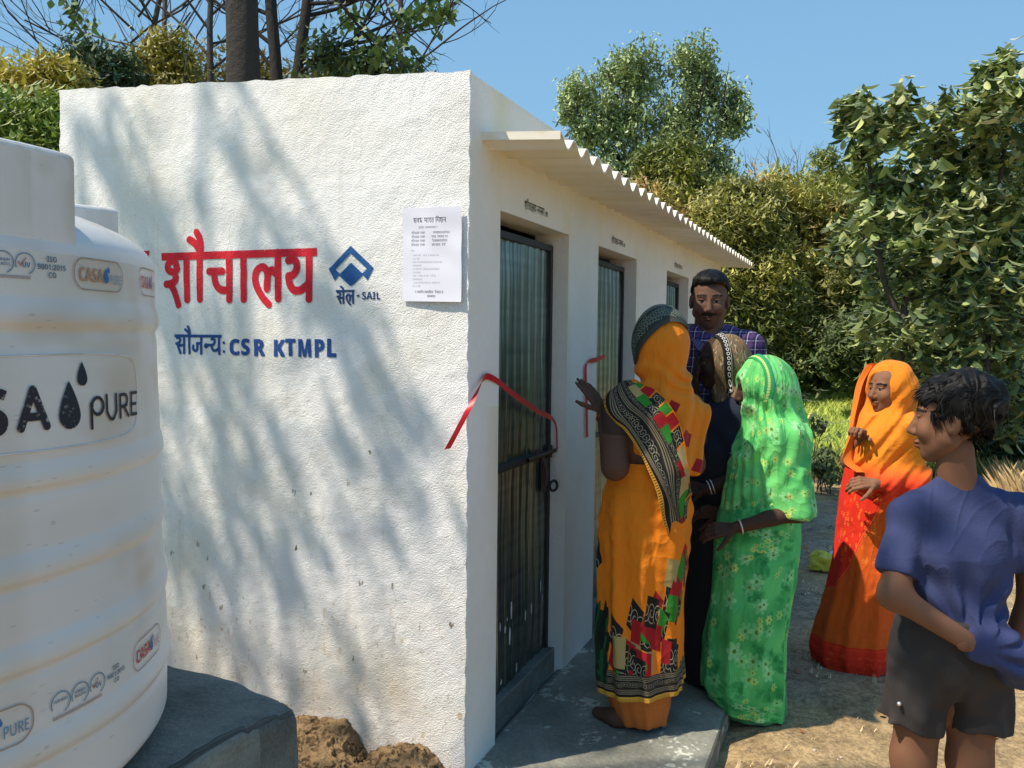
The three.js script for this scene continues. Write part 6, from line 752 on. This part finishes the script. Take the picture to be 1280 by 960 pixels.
// --- woman in the orange hood facing left
{
  const p = thing('person', 'person in a bright orange and red sari, hood up, standing apart and facing left', 'person', [1.255, -0.06, -1.82], YAW), r = rng(241), tone = [0.26, 0.125, 0.07];
  const head = headShape([0.07, 1.33, 0.02], [-0.94, 0.02, 0.34], [0, 1, 0], 0.94), L = { sh: [0.11, 1.12, 0.12], el: [0.12, 0.91, 0.18], wr: [-0.06, 0.915, 0.21] }, R = { sh: [0.02, 1.12, -0.12], el: [-0.05, 0.97, -0.1], wr: [-0.075, 1.09, 0.08] };
  const bones = [[0.05, 0.85, 0, 0.06, 1.03, 0, 0.12, 0.12], [0.06, 1.03, 0, 0.065, 1.14, 0, 0.11, 0.07], [0.03, 1.13, -0.1, 0.1, 1.13, 0.1, 0.058, 0.058], [0.065, 1.14, 0, 0.08, 1.28, 0.01, 0.05, 0.047], [...L.sh, ...L.el, 0.05, 0.042], [...L.el, ...L.wr, 0.04, 0.026], [...R.sh, ...R.el, 0.05, 0.042], [...R.el, ...R.wr, 0.038, 0.026], [0.05, 0.84, 0.07, 0.03, 0.45, 0.07, 0.08, 0.055], [0.03, 0.45, 0.07, 0.02, 0.08, 0.07, 0.05, 0.035], [0.04, 0.84, -0.07, 0, 0.45, -0.07, 0.08, 0.055], [0, 0.45, -0.07, 0, 0.08, -0.07, 0.05, 0.035], [0.02, 0.05, 0.07, -0.1, 0.025, 0.12, 0.034, 0.022], [0, 0.05, -0.07, -0.12, 0.025, -0.03, 0.034, 0.022]];
  bodyMesh(p, bones, head, [handBones(L.wr, [-0.9, 0.05, 0.1], [0, -0.6, -0.6], 1, [0.65, 0.7, 0.75, 0.8, 0.35], 0.86, 0.01), handBones(R.wr, [-0.35, 0.75, 0.5], [-0.6, -0.3, 0.5], 1, [0.95, 0.95, 1.0, 1.05, 0.6], 0.86, 0.01)], tone, { bindi: true });
  const dots = (g, w, h, x0, y0, x1, y1, n, c) => { g.fillStyle = c; for (let i = 0; i < n; i++) { const x = (x0 + (x1 - x0) * r()) * w, y = (y0 + (y1 - y0) * r()) * h; for (let k = 0; k < 5; k++) { g.beginPath(); g.arc(x + 7 * Math.cos(k * 1.26), y + 7 * Math.sin(k * 1.26), 3.2, 0, 7); g.fill(); } } };
  const sk = canvasTex(2048, 1024, (g, w, h) => {
    g.fillStyle = '#d8590c'; g.fillRect(0, 0, w, h); g.fillStyle = '#e22d0c'; g.fillRect(0, h * 0.74, w, h);
    const X = (deg) => (0.5 + deg / 360) * w; g.fillStyle = '#e02a0e'; g.beginPath(); [[-115, 0], [4, 0], [-8, 0.1], [-22, 0.2], [-40, 0.3], [-56, 0.42], [-70, 0.5], [-115, 0.54]].forEach(([a, t], i) => i ? g.lineTo(X(a), h * t) : g.moveTo(X(a), h * t)); g.fill(); g.strokeStyle = 'rgba(255,150,60,.7)'; g.lineWidth = 5; g.beginPath(); [[3, 0], [-9, 0.1], [-23, 0.2], [-41, 0.3], [-57, 0.42], [-71, 0.5]].forEach(([a, t], i) => i ? g.lineTo(X(a) - 8, h * t) : g.moveTo(X(a) - 8, h * t)); g.stroke(); dots(g, w, h, 0.25, 0.02, 0.47, 0.4, 90, 'rgba(255,150,60,.75)'); dots(g, w, h, 0, 0.8, 1, 0.92, 130, 'rgba(255,110,40,.6)');
    g.fillStyle = 'rgba(255,140,50,.55)'; for (let x = 0; x < w; x += 26) g.fillRect(x, h * 0.965, 14, 5); for (let x = 0; x < w; x += 26) g.fillRect(x, h * 0.755, 14, 4);
  });
  const fold = (a, t, y) => 0.02 * noise(a * 5 - y * 8, y * 12, 6) + 0.05 * (1 - t * 0.7) * Math.sin(a * 9 + 1.5 * Math.sin(a + y * 3)) + 0.014 * Math.sin(a * 21 + y * 5) * (1 - t * 0.6) + 0.014 * noise(a * 1.2, y * 7, 4);
  part('sari_skirt', loft([[0.012, -0.035, 0, 0.185, 0.18], [0.08, -0.04, 0, 0.2, 0.19], [0.2, -0.025, 0, 0.192, 0.182], [0.4, 0.01, 0, 0.172, 0.168], [0.6, 0.03, 0, 0.165, 0.16], [0.78, 0.04, 0, 0.165, 0.158], [0.95, 0.05, 0, 0.15, 0.145]], 260, 150, fold), cloth({ map: sk, bumpMap: rep(clothBump, 30), bumpScale: 0.0006 }), p);
  const base = (() => { const hd = ell(0.1, 1.347, -0.01, 0.108, 0.124, 0.118), b = caps([[0.1, 1.3, -0.02, 0.09, 1.18, -0.02, 0.1, 0.1], [0.03, 1.13, -0.1, 0.11, 1.13, 0.11, 0.085, 0.085], [0.07, 1.12, 0, 0.055, 0.9, 0.03, 0.14, 0.15], [0.12, 1.1, 0.1, 0.14, 0.92, 0.17, 0.075, 0.065], [0.13, 0.92, 0.18, -0.02, 0.915, 0.21, 0.06, 0.042], [0.0, 1.08, 0.08, 0.0, 0.9, 0.1, 0.09, 0.08]], 0.05); return (x, y, z) => smin(hd(x, y, z), b(x, y, z), 0.06); })();
  const veil = (x, y, z) => { const q = (x - 0.2) * 0.75 + (y - 0.9) * -0.62 + z * 0.2, low = sstep(1.38, 1.22, y); let d = base(x, y, z) + (0.007 * Math.sin(q * 75 + 2.2 * noise(x * 6, y * 6, z * 6)) + 0.003 * Math.sin(q * 150)) * low + 0.003 * Math.sin((x - y) * 50) * (1 - low) + 0.004 * noise(x * 10, y * 10, z * 10); d = smax(d, 0.8 + 0.25 * x - y, 0.01); const fo = ell(head.c[0] + head.fw[0] * 0.11, head.c[1] - 0.012, head.c[2] + head.fw[2] * 0.11, 0.088, 0.106, 0.088); return smax(d, -fo(x, y, z), 0.008); };
  const vt = canvasTex(1024, 1024, (g, w, h) => { g.fillStyle = '#f28a12'; g.fillRect(0, 0, w, h); const q = g.createLinearGradient(0, h * 0.66, 0, h * 0.9); q.addColorStop(0, 'rgba(226,48,14,0)'); q.addColorStop(0.6, 'rgba(226,48,14,1)'); g.fillStyle = q; g.fillRect(0, h * 0.66, w, h); dots(g, w, h, 0.3, 0.86, 0.9, 0.99, 90, 'rgba(255,160,70,.7)'); for (let i = 0; i < 900; i++) { g.fillStyle = `rgba(255,${150 + 40 * r()},40,.08)`; g.fillRect(r() * w, r() * h * 0.7, 3, 60); } });
  part('sari_veil', nets(veil, [-0.2, 0.74, -0.26], [0.29, 1.52, 0.32], 0.0075, { uv: (x, y, z) => [Math.atan2(x - 0.07, z) / (2 * Math.PI) + 0.5, (y - 0.76) / 0.72], period: 1 }), thin({ map: vt, bumpMap: rep(clothBump, 24), bumpScale: 0.0006 }), p);
  // loose edge of the veil held out in front
  const sh = strip(null, [[0.02, 1.44, -0.05], [-0.03, 1.36, -0.05], [-0.075, 1.24, -0.01], [-0.12, 1.11, 0.06], [-0.155, 1.0, 0.1], [-0.11, 0.955, 0.15]], [[0.06, 1.45, -0.09], [0.03, 1.36, -0.11], [0.0, 1.22, -0.09], [-0.035, 1.12, -0.02], [-0.04, 1.0, 0.04], [-0.03, 0.95, 0.1]], 0, 60, 24), sp = sh.attributes.position; for (let i = 0; i < sp.count; i++) { const u = sh.attributes.uv.getX(i), v = sh.attributes.uv.getY(i); sp.setX(i, sp.getX(i) + 0.012 * Math.sin(v * 14 + u * 5) - 0.03 * Math.sin(Math.PI * v) * (1 - u)); } sh.computeVertexNormals(); part('veil_edge', sh, thin({ color: new THREE.Color().setRGB(0.78, 0.2, 0.012) }), p);
}
// --- boy in the blue T-shirt
{
  const p = thing('person', 'child in a blue T-shirt and dark shorts seen from behind, looking left', 'person', [1.446, -0.06, 0.012], YAW), r = rng(251), tone = [0.215, 0.102, 0.058];
  const head = headShape([-0.014, 1.352, 0.0], [-0.83, -0.02, -0.56], [0.03, 1, 0], 0.96), L = { sh: [-0.13, 1.08, 0.01], el: [-0.188, 0.9, 0.07], wr: [-0.02, 0.797, 0.155] }, R = { sh: [0.165, 1.1, -0.02], el: [0.225, 0.9, 0.0], wr: [0.185, 0.735, -0.03] };
  const bones = [[0.01, 0.78, 0, 0.01, 1.0, 0, 0.072, 0.07], [0.01, 1.0, 0, 0.012, 1.09, 0, 0.066, 0.05], [-0.1, 1.085, 0, 0.135, 1.095, -0.01, 0.034, 0.034], [0.015, 1.1, 0.0, -0.008, 1.27, 0, 0.05, 0.047], [...L.sh, ...L.el, 0.036, 0.037], [...L.el, ...L.wr, 0.034, 0.024], [...R.sh, ...R.el, 0.036, 0.037], [...R.el, ...R.wr, 0.036, 0.025],
    [-0.055, 0.75, 0, -0.088, 0.43, 0, 0.08, 0.052], [-0.088, 0.43, 0, -0.09, 0.3, 0.02, 0.05, 0.052], [-0.09, 0.3, 0.02, -0.09, 0.08, 0.02, 0.05, 0.032], [0.07, 0.75, 0, 0.056, 0.43, 0.02, 0.08, 0.053], [0.056, 0.43, 0.02, 0.058, 0.3, 0.04, 0.05, 0.052], [0.058, 0.3, 0.04, 0.06, 0.08, 0.05, 0.05, 0.032], [-0.09, 0.045, 0.03, -0.11, 0.025, -0.12, 0.032, 0.022], [0.06, 0.045, 0.06, 0.05, 0.025, -0.1, 0.032, 0.022]];
  bodyMesh(p, bones, head, [handBones(add(L.wr, [0.0, 0.004, -0.006]), [0.95, 0.02, -0.12], [-0.1, 0.1, -0.9], -1, [0.3, 0.3, 0.35, 0.4, 0.3], 0.84, 0.01), handBones(R.wr, [-0.15, -0.95, 0.05], [-0.7, 0, -0.6], 1, [0.35, 0.4, 0.45, 0.5, 0.2], 0.88)], tone);
  // hair: cap with a rough surface and short strands
  const hf = (x, y, z) => { const [a, b, c] = head.loc(x, y, z); let d = ell(0, 0.05, -0.024, 0.088, 0.09, 0.109)(a, b, c); const cutF = 0.052 - b + 0.9 * Math.max(0, 0.05 - c) * -1.6, nape = -0.062 - b + 0.25 * Math.max(0, c + 0.05); d = smax(d, Math.max(c > 0.068 ? 0.04 - b : -0.1, c > 0.02 && c <= 0.068 ? lerp(-0.035, 0.04, sstep(0.02, 0.068, c)) - b : -0.1, c > -0.012 && c <= 0.02 ? -0.035 - b : -0.1, c <= -0.012 ? nape : -0.1), 0.008); const w = noise(a * 26 + 3, b * 26, c * 26); return (d + 0.006 * w + 0.004 * Math.sin((a * 0.4 + c) * 130 + 5 * w + b * 40)) * head.s; };
  const cap = nets(hf, [-0.17, 1.24, -0.15], [0.13, 1.5, 0.15], 0.0045, { slop: 0.014 });
  const str = hairStrands(r, 5200, hf, head.c, (q) => { const [a, b, c] = head.loc(...q); if (b < -0.055 || (c > 0.02 && b < lerp(-0.03, 0.045, sstep(0.02, 0.068, c)))) return null; return b > 0.06 ? add(head.fw.map((x) => x * 0.5), head.rt, a * 6) : [head.rt[0] * a * 4 - head.fw[0] * 0.2, -0.75, head.rt[2] * a * 4 - head.fw[2] * 0.2]; }, 0.04);
  for (const g of [cap, str]) { g.deleteAttribute('uv'); } part('hair', mergeGeometries([cap, str]), HAIR, p);
  // T-shirt
  const sf = caps([[0.008, 0.84, 0, 0.008, 1.0, 0, 0.13, 0.13], [0.008, 1.0, 0, 0.01, 1.085, 0, 0.13, 0.072], [-0.105, 1.092, 0, 0.14, 1.098, -0.01, 0.055, 0.055], [...L.sh, ...add(L.sh, add(L.el, L.sh, -1), 0.66), 0.053, 0.059], [...R.sh, ...add(R.sh, add(R.el, R.sh, -1), 0.66), 0.053, 0.059], [0.01, 1.175, -0.005, 0.012, 1.11, -0.005, 0.056, 0.07], [0.01, 1.15, -0.005, -0.12, 1.09, 0, 0.05, 0.05], [0.01, 1.15, -0.005, 0.15, 1.095, -0.01, 0.05, 0.05]], 0.04);
  const hand = caps([[0.004, 0.797, 0.152, 0.075, 0.775, 0.155, 0.05, 0.055], [0.02, 0.765, 0.15, 0.12, 0.72, 0.11, 0.042, 0.055], [0.1, 0.72, 0.06, 0.13, 0.7, 0.0, 0.06, 0.05]], 0.03);
  const shirt = (x, y, z) => {
    let d = Math.max(sf(x, y, z * 1.22) * 0.9, 0) ? sf(x, y, z * 1.2) * 0.88 : sf(x, y, z * 1.2) * 0.88; d = smin(d, hand(x, y, z), 0.06);
    const q = Math.hypot(x + 0.02, y - 0.8), a = Math.atan2(y - 0.8, x + 0.02);
    d += 0.005 * Math.sin(((x - 0.02) * 0.5 + y) * 38 + 3.5 * noise(x * 5, y * 5, 2)) * Math.abs(noise(x * 4 + 3, y * 4, 7)) + 0.008 * Math.sin(a * 13 + 2 * noise(x * 8, y * 8, z * 8)) * sstep(0.3, 0.1, q) * sstep(0.02, 0.09, q) * sstep(0.0, 0.05, z) + 0.005 * Math.sin((y * 0.8 + x * 0.6) * 46 + 3 * noise(x * 6, y * 6, z * 6)) * sstep(1.0, 0.86, y) + 0.003 * noise(x * 14, y * 14, z * 14) + 0.004 * Math.sin((x - y * 0.4) * 60 + 2 * noise(x * 7, y * 7, z)) * sstep(0.1, 0.14, Math.abs(x));
    const hem = lerp(0.785, 0.68, sstep(-0.06, 0.11, x)) + 0.018 * Math.sin(x * 42) ; d = smax(d, hem - y, 0.008);
    const arm = (e, s) => { const u = nrm(add(e, s, -1)), t = (x - s[0]) * u[0] + (y - s[1]) * u[1] + (z - s[2]) * u[2], L_ = Math.hypot(...add(e, s, -1)); return t - L_ * 0.74; };
    if (x < -0.12 && y > 0.86) d = smax(d, arm(L.el, L.sh), 0.006); if (x > 0.155 && y > 0.86) d = smax(d, arm(R.el, R.sh), 0.006);
    return smax(d, -ell(0.006, 1.232, -0.012, 0.058, 0.045, 0.056)(x, y, z), 0.006);
  };
  const tt = canvasTex(512, 512, (g, w, h) => { g.fillStyle = '#363f68'; g.fillRect(0, 0, w, h); for (let i = 0; i < 4000; i++) { g.fillStyle = r() < 0.5 ? 'rgba(84,96,150,.1)' : 'rgba(28,34,76,.1)'; g.fillRect(r() * w, r() * h, 2, 2); } });
  part('t_shirt', nets(shirt, [-0.28, 0.63, -0.2], [0.3, 1.27, 0.24], 0.007, { uv: (x, y, z) => [(x + z) * 4, y * 4] }), cloth({ map: tt, bumpMap: rep(clothBump, 6), bumpScale: 0.0005 }), p);
  // shorts
  const gf = caps([[0.0, 0.8, 0, 0.0, 0.72, 0, 0.13, 0.135], [-0.06, 0.74, 0, -0.098, 0.5, 0.0, 0.088, 0.083], [0.07, 0.74, 0, 0.073, 0.5, 0.01, 0.088, 0.085]], 0.03);
  const shorts = (x, y, z) => { let d = gf(x, y, z) + 0.02 * Math.exp(-((x + 0.012) ** 2) / 0.00016) * sstep(0.74, 0.55, y) + 0.006 * Math.sin(Math.atan2(z, x + 0.09) * 7 + y * 20) * sstep(0.75, 0.55, y) * (x < -0.012 ? 1 : 0) + 0.007 * Math.sin(x * 58 + y * 16 + 3 * noise(x * 9, y * 5, z * 9)) * sstep(0.8, 0.55, y) + 0.006 * noise(x * 16, y * 10, z * 16) + 0.004 * noise(x * 22 + y * 20, y * 26, z * 22); d = smax(d, 0.525 + 0.012 * Math.sin(x * 30) - y, 0.006); return smax(d, y - 0.84, 0.01); };
  part('shorts', boxUV(nets(shorts, [-0.24, 0.46, -0.2], [0.24, 0.9, 0.22], 0.0075)), cloth({ color: new THREE.Color().setRGB(0.038, 0.033, 0.032)}), p);
  const st = new THREE.SphereGeometry(0.006, 10, 8); st.translate(-0.158, 0.605, 0.06); part('stud', st, std([0.9, 0.9, 0.9], 0.2, { metalness: 0.8 }), p);
}
renderer.render(scene, camera);
